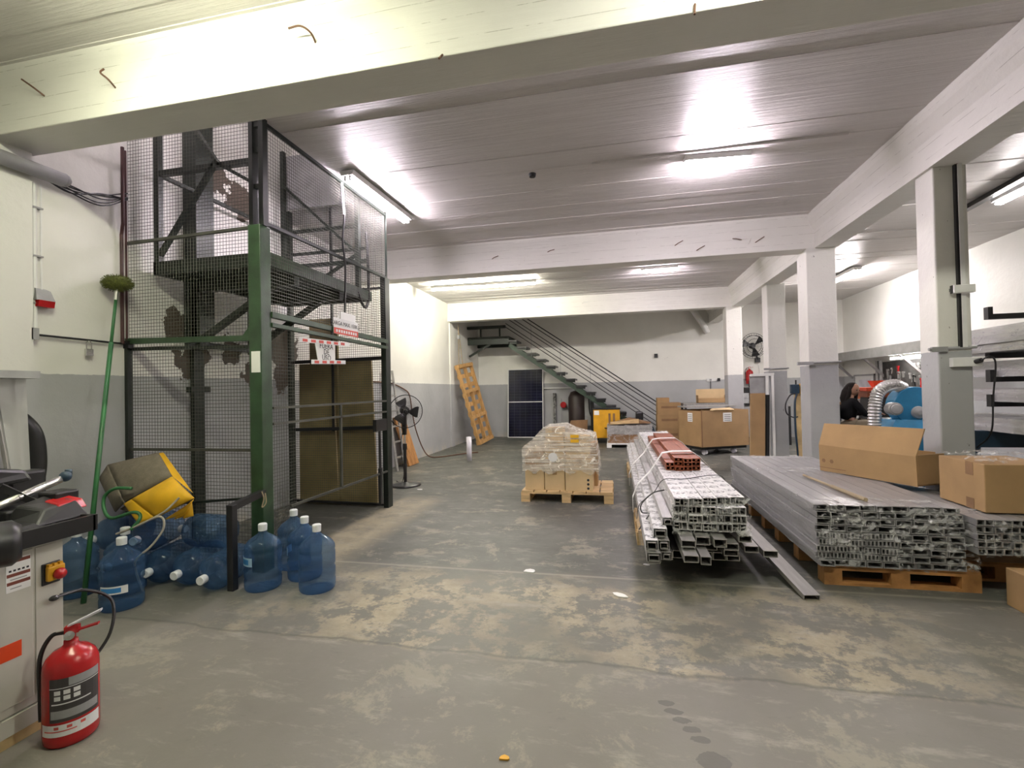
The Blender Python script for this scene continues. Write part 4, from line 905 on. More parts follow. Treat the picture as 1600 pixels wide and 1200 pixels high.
# stretch film tent
def film_tent():
    prof = [(-1.255, .42), (-1.26, .72), (-1.11, .84), (-.97, .99), (-.71, 1.005), (-.52, .925), (-.30, .87), (-.25, .60), (-.235, .36)]
    mb = MB(); ys = [6.405, 6.55, 6.78, 7.0, 7.16]; rows = []
    dens = []
    for i in range(len(prof)-1):
        for k in range(4): t = k/4; dens.append((prof[i][0]*(1-t)+prof[i+1][0]*t, prof[i][1]*(1-t)+prof[i+1][1]*t))
    dens.append(prof[-1]); g = {}
    for j, y in enumerate(ys):
        for i, (x, z) in enumerate(dens):
            g[i, j] = len(mb.v); mb.v.append((x+random.uniform(-.004, .006), y+random.uniform(-.005, .005), z+random.uniform(0, .008)))
    for j in range(len(ys)-1):
        for i in range(len(dens)-1): mb.f.append((g[i, j], g[i+1, j], g[i+1, j+1], g[i, j+1]))
    for yy, s in ((6.4, -1), (7.165, 1)):     # front and back skins hang from the ridge line down to the hem
        gg = {}; nb = 7
        for i, (x, z) in enumerate(dens):
            lo = .40+.03*math.sin(i*1.3)
            for k in range(nb+1): t = k/nb; gg[i, k] = len(mb.v); mb.v.append((x+random.uniform(-.003, .003), yy+s*random.uniform(0, .012), z*(1-t)+min(z, lo)*t))
        for i in range(len(dens)-1):
            for k in range(nb): mb.f.append((gg[i, k], gg[i+1, k], gg[i+1, k+1], gg[i, k+1]))
    return obj('stretch_film', mb, m_film, None, 'clear stretch film pulled over the pile of cartons on the pale pallet', 'plastic wrap', fix=False)
film_tent()
obj('shipping_slip', MB().lathe([(0, 0), (.06, 0), (.062, .002), (0, .002)], 20, (-.84, 6.392, .60), (0, -1, 0)), m_label, None, 'round white sticker on the wrapped cartons', 'sticker')
for k in range(2): obj('yellow_sticker', MB().box(-.60, 6.384, .86-.062*k, -.49, 6.386, .90-.062*k), m_yelmat, None, 'upper yellow sticker on the wrapped cartons' if k == 0 else 'lower yellow sticker on the wrapped cartons', 'sticker', 'yellow stickers on the wrapped cartons')

def crumple(x0, x1, z0, z1, y, nx, nz, amp, fn=None):
    mb = MB(); g = {}
    for i in range(nx+1):
        for k in range(nz+1):
            u, v = i/nx, k/nz; x = x0+(x1-x0)*u
            zt = z1 if fn is None else fn(u)
            g[i, k] = len(mb.v); mb.v.append((x+random.uniform(-.006, .006), y+random.uniform(-amp, amp), z0+(zt-z0)*v+random.uniform(-.006, .006)))
    for i in range(nx):
        for k in range(nz): mb.f.append((g[i, k], g[i+1, k], g[i+1, k+1], g[i, k+1]))
    return mb
# ---------------------------------------------------------------- long aluminium bundle
pallet('pallet', 'narrow pallet under the long profile bundle, at its open end', .17, 4.75, .83, .9, m_wood, .14, nb=6)
pallet('pallet', 'narrow pallet under the long profile bundle, at its carton tower end', .17, 8.3, .83, .9, m_wood, .14, nb=6)
GP = 'printed film packs of aluminium profile'
def profile_end(mb, x0, z0, x1, z1, y):   # small chambers visible at a pack end
    xs = [x0, x0+(x1-x0)*random.uniform(.3, .45), x0+(x1-x0)*random.uniform(.55, .7), x1]
    for a, b in zip(xs, xs[1:]):
        if random.random() < .4: zm = (z0+z1)/2; mb.rtube(a, z0, b, zm, y, y+.05, .003).rtube(a, zm, b, z1, y, y+.05, .003)
        else: mb.rtube(a, z0, b, z1, y, y+.05, .003)
    return mb
pw, ph = .104, .062
packs = []
for row in range(4):
    for c in range(5):
        x0 = .42+c*(pw+.004)+random.uniform(-.003, .003)+(.01 if row == 3 else 0); z0 = .385+row*ph
        y0 = 3.93+random.uniform(0, .05)+(.03*c if row == 3 else 0); y1 = y0+5.9+random.uniform(-.1, .1)
        T = thing('profile_pack', 'white printed profile pack, %s layer, %s from the wrapped carton pallet side' % (('lowest', 'second lowest', 'third lowest', 'top')[row], ('first', 'second', 'third', 'fourth', 'fifth')[c]), 'aluminium profile', (x0+pw/2, (y0+y1)/2, z0), 0, GP)
        hl = (y1-y0)/2
        obj('film_sleeve', MB().rtube(-pw/2, 0, pw/2, ph-.002, -hl, hl, .002), m_print, T, bevel=0)
        obj('profile_ends', profile_end(MB(), -pw/2+.004, .004, pw/2-.004, ph-.006, -hl+.004), m_alud, T, kind='stuff')
        packs.append(T)
# lower and side profiles: two rows of plain tubes under the packs, and wrapped lengths along the aisle side
GT = 'loose aluminium tubes under the printed packs'
def tube_profile(label, x, z, w, h, y0, y1, wall=.004, mat=m_alu, group=GT, rot=(0, 0, 0)):
    L = y1-y0
    o = obj('aluminium_tube', MB().rtube(-w/2, -h/2, w/2, h/2, -L/2, L/2, wall), mat, None, label, 'aluminium profile', group)
    o.location = (x, (y0+y1)/2, z); o.rotation_euler = rot
    return o
for k, (x, z, w, h, y0) in enumerate(((.50, .345, .10, .05, 3.74), (.62, .335, .10, .06, 3.86), (.735, .335, .09, .06, 3.82), (.50, .275, .10, .05, 3.62), (.605, .255, .07, .06, 3.66), (.70, .25, .09, .05, 4.0), (.82, .30, .10, .05, 3.86), (.93, .345, .09, .05, 3.92))):
    tube_profile('bare aluminium box tube poking out under the printed packs, %s' % ('upper one nearest the carton pallet', 'upper one, second along', 'upper one, third along', 'lowest one sticking out furthest', 'small one under the lowest pair', 'short one set back in shadow', 'upper of a stacked pair', 'last one beside the film wad')[k], x, z, w, h, y0, y0+6.0)
tube_profile('bare flat aluminium box tube paired under its twin at the bundle end', .82, .248, .10, .045, 3.88, 9.7)
for k, (x, z, y0) in enumerate(((.26, .18, 3.85), (.36, .18, 3.95), (.46, .18, 4.0), (.56, .18, 4.0), (.66, .18, 4.0), (.76, .18, 4.0), (.86, .18, 4.0))):
    tube_profile('bottom tube on the narrow pallets, %s from the wrapped carton side' % ('first', 'second', 'third', 'fourth', 'fifth', 'sixth', 'seventh')[k], x, z, .094, .06, y0, y0+5.9)
tube_profile('bare aluminium tube with a crumpled film cap beside the printed packs', 1.0, .235, .10, .05, 4.03, 9.0)
tube_profile('long bare aluminium tube reaching furthest out from the bundle', 1.115, .215, .10, .05, 4.0, 8.6, rot=(0, 0, R(.3)))
chn = obj('aluminium_channel', MB().box(-.055, -.85, .0, .055, .85, .004).box(-.055, -.85, -.03, -.051, .85, 0).box(.051, -.85, -.03, .055, .85, 0), m_alu, None, 'flat aluminium channel sloping from the bundle down to the floor', 'aluminium profile', GT)
chn.location = (1.18, 4.55, .165); chn.rotation_euler = (R(9), 0, R(8.5))
obj('stretch_film', crumple(.405, .975, .36, .65, 3.915, 30, 16, .014), m_filmx, None, 'crumpled clear film over the near ends of the printed packs', 'plastic wrap', fix=False)
# wrapped side lengths
GS = 'grey wrapped lengths along the bundle side'
for k, (x, z, w, h, y0) in enumerate(((.25, .24, .10, .07, 3.72), (.345, .235, .07, .06, 3.78), (.24, .315, .09, .08, 3.76), (.33, .31, .08, .07, 3.8), (.31, .385, .10, .07, 3.85), (.375, .45, .075, .06, 3.95))):
    L = 6.0; T = thing('wrapped_profile', 'wrapped profile on the bundle side, %s' % ('lowest and outermost', 'lowest, inner one', 'second up, outer one with print', 'second up, inner one', 'third up with print', 'topmost beside the printed packs')[k], 'aluminium profile', (x, y0+L/2, z), 0, GS)
    obj('wrap_sleeve', MB().rtube(-w/2, -h/2, w/2, h/2, -L/2, L/2, .003), m_print if k in (2, 4) else m_alud, T)
    obj('profile_core', MB().rtube(-w/2+.012, -h/2+.012, w/2-.012, h/2-.012, -L/2-.02, L/2, .004), m_alud, T)
fm = MB()
def sheet_strip(mb, pts, y0, y1, n=40, j=.006):   # film following a cross-section along Y
    g = {}
    for a in range(n+1):
        y = y0+(y1-y0)*a/n
        for i, (x, z) in enumerate(pts): g[i, a] = len(mb.v); mb.v.append((x+random.uniform(-j, j), y, z+random.uniform(-j, j)))
    for a in range(n):
        for i in range(len(pts)-1): mb.f.append((g[i, a], g[i+1, a], g[i+1, a+1], g[i, a+1]))
    return mb
obj('stretch_film', sheet_strip(MB(), [(.17, .20), (.175, .30), (.20, .38), (.25, .44), (.33, .50), (.40, .56), (.415, .638)], 3.75, 9.9), m_filmy, None, 'crumpled clear film over the aisle side of the long bundle', 'plastic wrap', fix=False)
obj('stretch_film', sheet_strip(MB(), [(.40, .55), (.41, .645), (.7, .65), (.97, .645), (.985, .5), (.985, .3)], 7.9, 9.95, 30, .012), m_filmx, None, 'crumpled clear film over the carton tower end of the long bundle', 'plastic wrap', fix=False)
obj('film_wad', MB().sphere((1.0, 4.2, .30), .075, 14, (.8, 1.1, .62)).xform(Matrix()), m_filmx, None, 'crumpled film wad on the bare tube end', 'plastic wrap', smooth=True)
# red brown profiles on top
GR = 'red brown profiles on the long bundle'
for row in range(3):
    for c in range(4):
        x0 = .50+c*.088+random.uniform(-.006, .006); z0 = .636+row*.042; y0 = 5.22+random.uniform(0, .1); y1 = y0+2.9
        if row == 2 and c in (0,): continue
        o = obj('brown_profile', MB().rtube(-.042, 0, .042, .04, -1.45, 1.45, .006).box(-.01, -1.45, .012, .01, 1.45, .03), m_brown, None, 'red brown profile, %s layer, %s from the wrapped carton pallet side' % (('lowest', 'middle', 'top')[row], ('first', 'second', 'third', 'fourth')[c]), 'aluminium profile', GR)
        o.location = (x0+.04, (y0+y1)/2, z0)
# straps
def strap(label, y, pts, w=.10, mat=m_label, dy=0):
    mb = MB(); g = []
    for i, (x, z) in enumerate(pts):
        yy = y+dy*i/len(pts); g += [(x, yy-w/2, z), (x, yy+w/2, z)]
    mb.v = [(a, b, c) for a, b, c in g]; n = len(pts)
    for i in range(n-1): mb.f.append((2*i, 2*i+1, 2*i+3, 2*i+2))
    o = obj('strap', mb, mat, None, label, 'strap', 'straps round the long bundle', fix=False)
    so = o.modifiers.new('thick', 'SOLIDIFY'); so.thickness = .004; return o
strap('white plastic strap near the cut ends of the red brown profiles', 5.45, [(.16, .15), (.16, .30), (.22, .44), (.36, .58), (.49, .775), (.60, .79), (.80, .79), (.90, .72), (.99, .62), (.99, .2)], dy=.3)
strap('white plastic strap round the middle of the red brown profiles', 6.9, [(.16, .15), (.16, .30), (.22, .44), (.36, .58), (.49, .775), (.60, .79), (.80, .79), (.90, .72), (.99, .62), (.99, .2)], dy=.3)
obj('tie_wire', MB().tube(curve_pts([(.17, 4.75, .25), (.2, 4.72, .4), (.33, 4.7, .52), (.42, 4.7, .64), (.6, 4.72, .645), (.97, 4.9, .645), (.99, 4.9, .4)], 5), .0035, 6), m_black, None, 'thin dark tie wire across the printed packs', 'wire')
obj('tie_cable', MB().tube(curve_pts([(.40, 4.42, .60), (.30, 4.42, .57), (.20, 4.38, .48), (.20, 4.33, .42), (.26, 4.30, .42), (.24, 4.36, .36), (.175, 4.4, .25)], 6), .006, 6), m_blackplastic, None, 'black cable tie loop on the side of the long bundle', 'cable')

# ---------------------------------------------------------------- far wrapped pallet
pallet('pallet', 'low pallet beneath the film wrapped stack with a loose plank', -.25, 12.45, 1.15, .9, m_white, .12, nb=5)
fw = thing('wrapped_stack', 'film wrapped low stack with a loose plank on it near the staircase', 'stack', (.32, 12.9, .12))
obj('stack_core', MB().box(-.54, -.42, 0, .54, .42, .22), m_card3, fw); obj('stack_core', MB().box(-.55, -.43, .22, .55, .43, .44), m_alud, fw)
fm = MB(); fm.box(-.565, -.445, .03, .565, .445, .46); obj('stack_film', fm, m_filmx, fw)
obj('wooden_plank', MB().hexa([(-.15, 12.5, .585), (.55, 12.45, .62), (.55, 12.6, .62), (-.15, 12.65, .585)], [(-.15, 12.5, .645), (.55, 12.45, .72), (.55, 12.6, .72), (-.15, 12.65, .645)]), m_wood, None, 'pale thick plank lying on the wrapped low stack', 'plank')
obj('cardboard_sheet', MB().hexa([(-.2, 12.7, .585), (.85, 12.7, .60), (.9, 13.2, .6), (-.1, 13.2, .585)], [(-.2, 12.7, .60), (.3, 12.7, .73), (.35, 13.2, .73), (-.1, 13.2, .60)]), m_card3, None, 'buckled brown cardboard lying behind the pale plank', 'cardboard')
# carton tower
GT2 = 'cartons in the tower beside the wooden crate'
zz = 0
for k, (h, lab) in enumerate(((.42, 'lowest carton of the tower beside the brown crate'), (.36, 'second carton up in the tower beside the brown crate'), (.32, 'third carton up in the tower beside the brown crate'))):
    c = carton(lab, 1.05+.01*k, 13.2, zz, 1.68-.01*k, 13.7, zz+h, m_card, GT2)
    obj('print_band', MB().box(-.2, -.253, h*.55, .2, -.2505, h*.72), m_card3, c); zz += h
carton('small carton topping the tower beside the brown crate', 1.07, 13.25, zz, 1.38, 13.6, zz+.13, m_card, GT2)

# crate on castors
cr = thing('wheeled_crate', 'big brown cardboard crate on a castor dolly with paper labels', 'crate', (2.12, 11.72, 0), R(26))
obj('dolly', MB().box(-.52, -.38, .12, .62, .38, .18), m_black, cr)
for x in (-.4, .35):
    for y in (-.3, .3): obj('castor', MB().lathe([(0, -.03), (.06, -.03), (.06, .03), (0, .03)], 14, (x, y, .06), (1, .3, 0)), m_pvc, cr)
obj('side_panel', MB().box(-.54, -.42, .18, .66, -.40, .98), m_card, cr); obj('side_panel', MB().box(-.54, .40, .18, .66, .42, .98), m_card, cr); obj('side_panel', MB().box(-.56, -.42, .18, -.54, .42, .97), m_card, cr); obj('side_panel', MB().box(.64, -.42, .18, .66, .42, .98), m_card, cr)
obj('contents', MB().box(-.5, -.38, .18, .62, .38, .92), m_card3, cr)
obj('torn_flap', MB().hexa([(-.3, -.42, .97), (.3, -.42, .97), (.3, -.38, 1.0), (-.3, -.38, .99)], [(-.2, -.44, .99), (.25, -.44, .98), (.2, -.38, 1.03), (-.25, -.38, 1.02)]), m_card2, cr)
obj('edge_strip', MB().box(-.548, -.428, .18, -.53, -.41, 1.0), m_card3, cr)
lb = obj('paper_label', MB().box(.0, -.423, .72, .22, -.4205, .92), m_paper, cr)
for k in range(4): obj('label_line', MB().box(.03, -.4245, .75+.04*k, .19, -.423, .76+.04*k), m_ink, lb)
lb = obj('paper_label', MB().box(-.563, -.12, .72, -.5605, .06, .92), m_paper, cr)
for k in range(4): obj('label_line', MB().box(-.5645, -.1, .75+.04*k, -.563, .04, .76+.04*k), m_ink, lb)
obj('top_board', MB().hexa([(1.55, 11.55, 1.03), (2.75, 12.1, 1.03), (2.62, 12.45, 1.03), (1.42, 11.95, 1.03)], [(1.55, 11.55, 1.06), (2.75, 12.1, 1.06), (2.62, 12.45, 1.06), (1.42, 11.95, 1.06)]), m_alud, None, 'grey sheet lying across the top of the wheeled crate', 'board')
ob = thing('open_carton', 'open cardboard carton on a table behind the wheeled crate', 'box', (2.46, 13.45, 1.08))
obj('carton_back', MB().box(-.36, .15, 0, .36, .16, .36), m_card2, ob); obj('carton_front', MB().box(-.36, -.16, 0, .36, -.15, .12), m_card, ob); obj('carton_side', MB().box(-.36, -.16, 0, -.35, .16, .2), m_card, ob); obj('carton_side', MB().box(.35, -.16, 0, .36, .16, .2), m_card, ob); obj('carton_base', MB().box(-.36, -.16, 0, .36, .16, .01), m_card3, ob)
tb = thing('work_table', 'grey table behind the wheeled crate', 'table', (2.35, 13.5, 0)); obj('table_top', MB().box(-.64, -.4, 1.03, .6, .4, 1.08), m_alud, tb)
for x in (-.58, .55):
    for y in (-.35, .35): obj('leg', MB().bar((x, y, 0), (x, y, 1.03), .05), m_black, tb)
obj('plastic_bag', MB().sphere((3.3, 13.6, 1.13), .22, 16, (1.3, 1, .55)), m_filmx, None, 'white crumpled plastic bag behind the leaning boards', 'bag', smooth=True)
tb = thing('work_table', 'dark table behind the leaning boards', 'table', (3.5, 13.6, 0)); obj('table_top', MB().box(-.5, -.4, .97, .8, .4, 1.02), m_alud, tb)
for x in (-.45, .75):
    for y in (-.35, .35): obj('leg', MB().bar((x, y, 0), (x, y, .97), .05), m_black, tb)
mc = thing('bench_drill', 'black bench drill standing behind the leaning boards', 'machine', (3.35, 13.2, 1.02)); obj('drill_head', MB().box(-.18, -.12, .3, .12, .12, .45), m_black, mc, bevel=.02); obj('drill_column', MB().cyl((0, 0, 0), (0, 0, .62), .04, 12), m_black, mc); obj('drill_base', MB().box(-.16, -.12, 0, .12, .12, .04), m_black, mc)
# boards leaning on the pillar
def leaning(name, label, cat, x0, x1, yb, yt, h, th, mat, dx=.0, par=None, hx=0):
    return obj(name, MB().hexa([(x0, yb, 0), (x1, yb, 0), (x1, yb+th, 0), (x0, yb+th, 0)], [(x0+dx, yt, h), (x1+dx+hx, yt, h), (x1+dx+hx, yt+th, h), (x0+dx, yt+th, h)]), mat, par, label, cat)
leaning('cardboard_slab', 'long flat brown carton standing on end beside the wheeled crate', 'box', 2.36, 2.60, 9.42, 9.62, 1.36, .08, m_card, .09)
leaning('dark_panel', 'narrow dark panel between the flat carton and the white frame', 'panel', 2.63, 2.68, 9.45, 9.64, 1.33, .1, m_hole, .09)
fr = thing('screen_frame', 'white metal frame with grey sheet leaning beside the square pillar', 'frame', (2.80, 9.52, 0))
leaning('frame_bar', None, None, -.125, -.085, 0, .3, 1.72, .03, m_white, .09, fr); leaning('frame_bar', None, None, -.03, .012, 0, .3, 1.72, .03, m_white, .09, fr)
obj('frame_top', MB().hexa([(-.30, .29, 1.68), (.10, .29, 1.68), (.10, .32, 1.68), (-.30, .32, 1.68)], [(-.30, .295, 1.725), (.11, .295, 1.735), (.11, .325, 1.735), (-.30, .325, 1.725)]), m_white, fr)
leaning('grey_sheet', None, None, -.33, -.05, .16, .34, 1.69, .015, m_greyp, .02, fr)
# wall fan and wall extinguisher
def wall_fan():
    T = thing('wall_fan', 'black wire cage fan mounted high on the far wall', 'fan', (3.88, 15.3, 2.55))
    c = Vector((0, -.35, .1)); ax = Vector((.15, -1, -.1)).normalized(); q = Vector((0, 0, 1)).rotation_difference(ax)
    P = lambda r, a, z: c+q @ Vector((r*math.cos(a), r*math.sin(a), z))
    obj('bracket', MB().bar((.2, 0, -.3), (.2, -.12, -.3), .12, .14).bar((.2, -.1, -.28), (.02, -.28, .05), .04, .04), m_black, T)
    obj('motor', MB().lathe([(0, -.1), (.08, -.1), (.09, 0), (.06, .06), (0, .06)], 16, c, ax), m_black, T)
    gr = MB()
    for r, z in ((.36, .05), (.3, .1), (.2, .12), (.3, 0)): gr.tube([P(r, a*math.pi/16, z) for a in range(33)], .007, 5, False)
    for k in range(30): a = k*math.pi/15; gr.wire(P(.06, a, .13), P(.36, a, .05), .002); gr.wire(P(.06, a, -.06), P(.36, a, .05), .002)
    obj('guard_wires', gr, m_black, T, kind='stuff')
    for k in range(3):
        a = k*2*math.pi/3+.9; m = MB(); m.hexa([P(.06, a-.3, .04), P(.06, a+.3, .08), P(.06, a+.3, .085), P(.06, a-.3, .045)], [P(.32, a-.35, .03), P(.32, a+.35, .09), P(.32, a+.35, .095), P(.32, a-.35, .035)]); obj('blade', m, m_black, T)
    obj('lead', MB().tube(curve_pts([(.2, -.03, -.35), (.26, -.03, -.6), (.24, -.03, -.9), (.26, -.03, -1.2)]), .008, 6), m_white, T)
wall_fan()
extinguisher((3.84, 15.2, 1.56), 'small red fire extinguisher hung on the far wall below the fan', 1.02, False)
# knotty board beside broad pillar
leaning('knotty_board', 'yellow knotty plywood board standing against the broad pillar', 'board', 2.84, 3.12, 8.55, 8.6, 1.36, .03, m_ply)
ex = thing('extension_reel', 'black coiled cable with a red plug hanging beside the knotty board', 'cable', (2.80, 8.5, 0)); obj('cable_loop', MB().tube(curve_pts([(.05, 0, 1.36), (-.05, 0, 1.34), (-.13, -.02, 1.2), (-.12, -.02, 1.05), (-.02, 0, .98), (.05, 0, .99)]), .01, 6), m_black, ex); obj('cable_drop', MB().tube(curve_pts([(.04, 0, 1.36), (.0, -.03, 1.2), (.0, -.03, .8), (.02, -.03, .4), (.02, -.03, .05)]), .016, 6), m_navy, ex); obj('red_plug', MB().cyl((.02, -.03, .03), (.02, -.03, .28), .04, 12), m_red, ex)
bt = thing('power_tool', 'blue tool with a yellow battery on the knotty board top', 'tool', (2.86, 8.58, 1.36)); obj('tool_body', MB().box(-.08, -.04, 0, .04, .05, .15), m_navy, bt, bevel=.01); obj('battery', MB().box(.06, -.04, 0, .14, .05, .16), m_yellow, bt); obj('aerial', MB().cyl((.0, 0, .15), (.0, 0, .22), .012, 8), m_black, bt)

# ---------------------------------------------------------------- wide stack of grey profiles
pallet('pallet', 'orange wooden pallet under the wide grey profile stack, by the floor carton', 1.50, 4.03, 1.0, 1.15, m_wood2, .15, nb=6, along='x')
pallet('pallet', 'orange wooden pallet under the wide grey profile stack, by the wheeled crate', 1.50, 5.5, 1.0, 1.15, m_wood2, .15, nb=6, along='x')
ORD = ('first', 'second', 'third', 'fourth', 'fifth', 'sixth', 'seventh', 'eighth', 'ninth', 'tenth')
m_gprof = plain('grey_anodised_profile', (.37, .365, .37), .42, .45, .08, 3, stretch=(6, .6, 6))
meshes = {}
def grey_profile(label, x, z, y0, y1, w=.101, h=.044, n=2, group='grey profiles in the wide stack'):
    key = (round(y1-y0, 2), n)
    if key not in meshes:
        L = y1-y0; mb = MB()
        for k in range(n): mb.rtube(-w/2+k*w/n, 0, -w/2+(k+1)*w/n, h, -L/2, L/2, .005)
        o = obj('grey_profile', mb, m_gprof, None); meshes[key] = o.data
    else:
        o = bpy.data.objects.new('grey_profile', meshes[key]); COL.objects.link(o)
    o.location = (x, (y0+y1)/2, z); return props(o, label, 'aluminium profile', group)
rj = [random.uniform(-.018, .018) for _ in range(9)]
for row in range(9):
    for c in range(9):
        y0 = 4.0+random.uniform(-.015, .02)+.006*row; n = 4 if row in (1, 2, 3, 4) and c < 5 else 1
        o = grey_profile('grey profile, %s layer above the orange pallets, %s from the long bundle side' % (ORD[row], ORD[c]), 1.50+.1055*c+rj[row]+random.uniform(-.001, .001), .15+row*.0498, 0, 2.68, n=n)
        o.location.y = y0+1.34
pallet('pallet', 'small orange pallet under the short grey profile lengths by the duct pillar', 2.5, 4.28, .6, .55, m_wood2, .15, nb=3, along='x')
carton('flat dark carton under the short grey profile lengths', 2.5, 4.26, .15, 3.08, 4.83, .295, m_card3, 'cartons by the duct pillar', False)
for row in range(5):
    for c in range(6):
        long = c < 3
        o = grey_profile('short grey profile by the duct pillar, %s layer up, %s from the wide stack' % (ORD[row], ORD[c]), 2.475+.1055*c, .30+row*.0498, 0, 2.5 if long else .9, group='short grey profiles beside the wide stack')
        o.location.y = 3.93+random.uniform(0, .03)+(1.25 if long else .45)
obj('stretch_film', crumple(1.44, 2.45, .16, .605, 3.955, 44, 22, .018), m_filmx, None, 'crumpled clear film over the open ends of the wide grey stack', 'plastic wrap', fix=False)
obj('stretch_film', crumple(2.45, 3.1, .30, .56, 3.90, 28, 14, .018), m_filmx, None, 'crumpled clear film over the short grey profile ends', 'plastic wrap', fix=False)
obj('stretch_film', sheet_strip(MB(), [(1.50, .155), (1.438, .17), (1.435, .3), (1.437, .45), (1.44, .605), (1.47, .607)], 3.96, 6.72, 40, .004), m_filmy, None, 'clear film along the side of the wide grey stack', 'plastic wrap', fix=False)
obj('stretch_film', sheet_strip(MB(), [(1.44, .606), (1.7, .608), (2.0, .61), (2.3, .608), (2.41, .606)], 5.35, 5.75, 12, .005), m_filmx, None, 'film band across the top of the wide grey stack', 'plastic wrap', fix=False)
obj('stretch_film', sheet_strip(MB(), [(1.44, .606), (1.7, .608), (2.0, .61), (2.3, .608), (2.41, .606)], 6.45, 6.75, 10, .008), m_filmx, None, 'film tucked over the far edge of the wide grey stack', 'plastic wrap', fix=False)
obj('stretch_film', sheet_strip(MB(), [(1.44, .606), (1.7, .609), (2.0, .612), (2.3, .609), (2.43, .606)], 3.95, 4.25, 10, .008), m_filmx, None, 'film folded over the near top edge of the wide grey stack', 'plastic wrap', fix=False)
obj('loose_rod', MB().tube([(1.78, 5.2, .616), (1.81, 4.65, .616)], .012, 8).tube([(1.81, 4.65, .617), (1.84, 4.14, .617)], .016, 8), m_rope, None, 'thin brown rod lying on top of the wide grey stack', 'rod')
# open flap carton on the stack
fb = thing('flap_carton', 'large open cardboard carton with raised flap on the wide grey stack', 'box', (2.33, 5.22, .6), math.atan2(-.82, .44))
obj('front_panel', MB().hexa([(-.47, -.03, 0), (.47, -.03, 0), (.47, -.015, 0), (-.47, -.015, 0)], [(-.47, -.04, .27), (.47, -.04, .26), (.47, -.025, .26), (-.47, -.025, .27)]), m_card, fb)
obj('raised_flap', MB().hexa([(-.47, -.04, .27), (.47, -.04, .26), (.47, -.03, .26), (-.47, -.03, .27)], [(-.46, .03, .49), (.50, .03, .50), (.50, .04, .50), (-.46, .04, .49)]), m_card, fb)
obj('inner_flap', MB().hexa([(-.46, -.02, .27), (-.10, -.02, .27), (-.10, -.01, .27), (-.46, -.01, .27)], [(-.3, .06, .40), (-.12, .06, .42), (-.12, .07, .42), (-.3, .07, .40)]), m_card2, fb)
obj('side_panel', MB().box(-.47, -.02, 0, -.455, .34, .27), m_card, fb); obj('side_panel', MB().box(.455, -.02, 0, .47, .34, .27), m_card, fb); obj('back_panel', MB().box(-.47, .325, 0, .47, .34, .27), m_card, fb); obj('base_panel', MB().box(-.47, -.02, 0, .47, .34, .012), m_card3, fb)
for dx in (-.42, -.33): obj('print_mark', MB().lathe([(0, 0), (.022, 0), (.022, .001), (0, .001)], 6, (dx, -.036, .11), (0, -1, 0)), m_card3, fb)
obj('print_line', MB().box(-.47, -.0345, .035, -.18, -.0335, .043), m_card3, fb)
# wrapped carton and floor carton
cb = carton('tan carton wearing a crumpled film top on the short grey profiles', 2.58, 4.1, .552, 3.05, 4.6, .90, m_card, 'cartons by the duct pillar', False)
for z0, z1 in ((0, .08), (.25, .348)): obj('tape', MB().box(-.237, -.14, z0, -.2355, -.06, z1), m_card3, cb)
fmb = MB(); g = {}
for i in range(17):
    for j in range(13): g[i, j] = len(fmb.v); fmb.v.append((-.25+.5*i/16, -.26+.52*j/12, .355+.05*math.sin(math.pi*i/16)*math.sin(math.pi*j/12)+random.uniform(0, .03)))
for i in range(16):
    for j in range(12): fmb.f.append((g[i, j], g[i+1, j], g[i+1, j+1], g[i, j+1]))
ft = obj('crumpled_film', fmb, m_filmx, None, 'heap of crumpled clear film on the tan carton', 'plastic wrap', fix=False); ft.location = cb.location
carton('brown carton on the floor at the corner of the orange pallet', 2.53, 3.42, 0, 3.05, 3.86, .25, m_card, 'cartons by the duct pillar', False)

# ---------------------------------------------------------------- fittings on the pillars
cd = thing('cable_duct', 'slim black and white cable duct down the pillar', 'cable duct', (2.97, 4.95, 1.8))
obj('duct_back', MB().box(.0, -.035, 0, .035, 0, 1.63), m_white, cd); obj('duct_slot', MB().box(-.018, -.03, 0, .0, 0, 1.62), m_black, cd); obj('duct_hook', MB().bar((.0, -.02, 1.62), (.05, -.12, 1.66), .03, .03), m_rust, cd)
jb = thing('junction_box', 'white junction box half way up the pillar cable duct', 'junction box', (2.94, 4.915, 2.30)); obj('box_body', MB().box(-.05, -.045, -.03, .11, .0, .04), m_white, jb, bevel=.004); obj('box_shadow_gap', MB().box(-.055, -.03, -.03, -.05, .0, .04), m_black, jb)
sb = thing('socket_box', 'white socket box with plug at dado height on the pillar', 'socket', (2.97, 4.95, 1.66)); obj('box_body', MB().box(-.09, -.05, -.03, .13, 0, .05), m_white, sb, bevel=.004); obj('plug', MB().cyl((.08, -.05, .01), (.09, -.1, .02), .02, 10), m_black, sb); obj('plug_lead', MB().tube(curve_pts([(.09, -.1, .02), (.14, -.12, .05), (.19, -.1, -.02), (.19, -.06, -.3), (.18, -.04, -.6), (.16, .1, -.75)]), .007, 6), m_black, sb)
obj('conduit_pipe', MB().tube([(2.72, 4.935, 1.79), (3.08, 4.935, 1.80)], .014, 8).box(2.74, 4.92, 1.765, 2.86, 4.95, 1.81), m_greyp, None, 'grey conduit across the pillar above its grey paint', 'conduit')
obj('conduit_pipe', MB().tube([(2.5, 7.43, 1.80), (3.05, 7.43, 1.81)], .014, 8).box(2.5, 7.4, 1.775, 2.70, 7.44, 1.82), m_greyp, None, 'grey conduit across the broad pillar above its grey paint', 'conduit')
obj('conduit_pipe', MB().tube([(2.75, 9.88, 1.81), (3.18, 9.88, 1.82)], .014, 8).box(2.76, 9.86, 1.79, 2.86, 9.898, 1.83), m_greyp, None, 'grey conduit across the pillar behind the leaning boards', 'conduit')
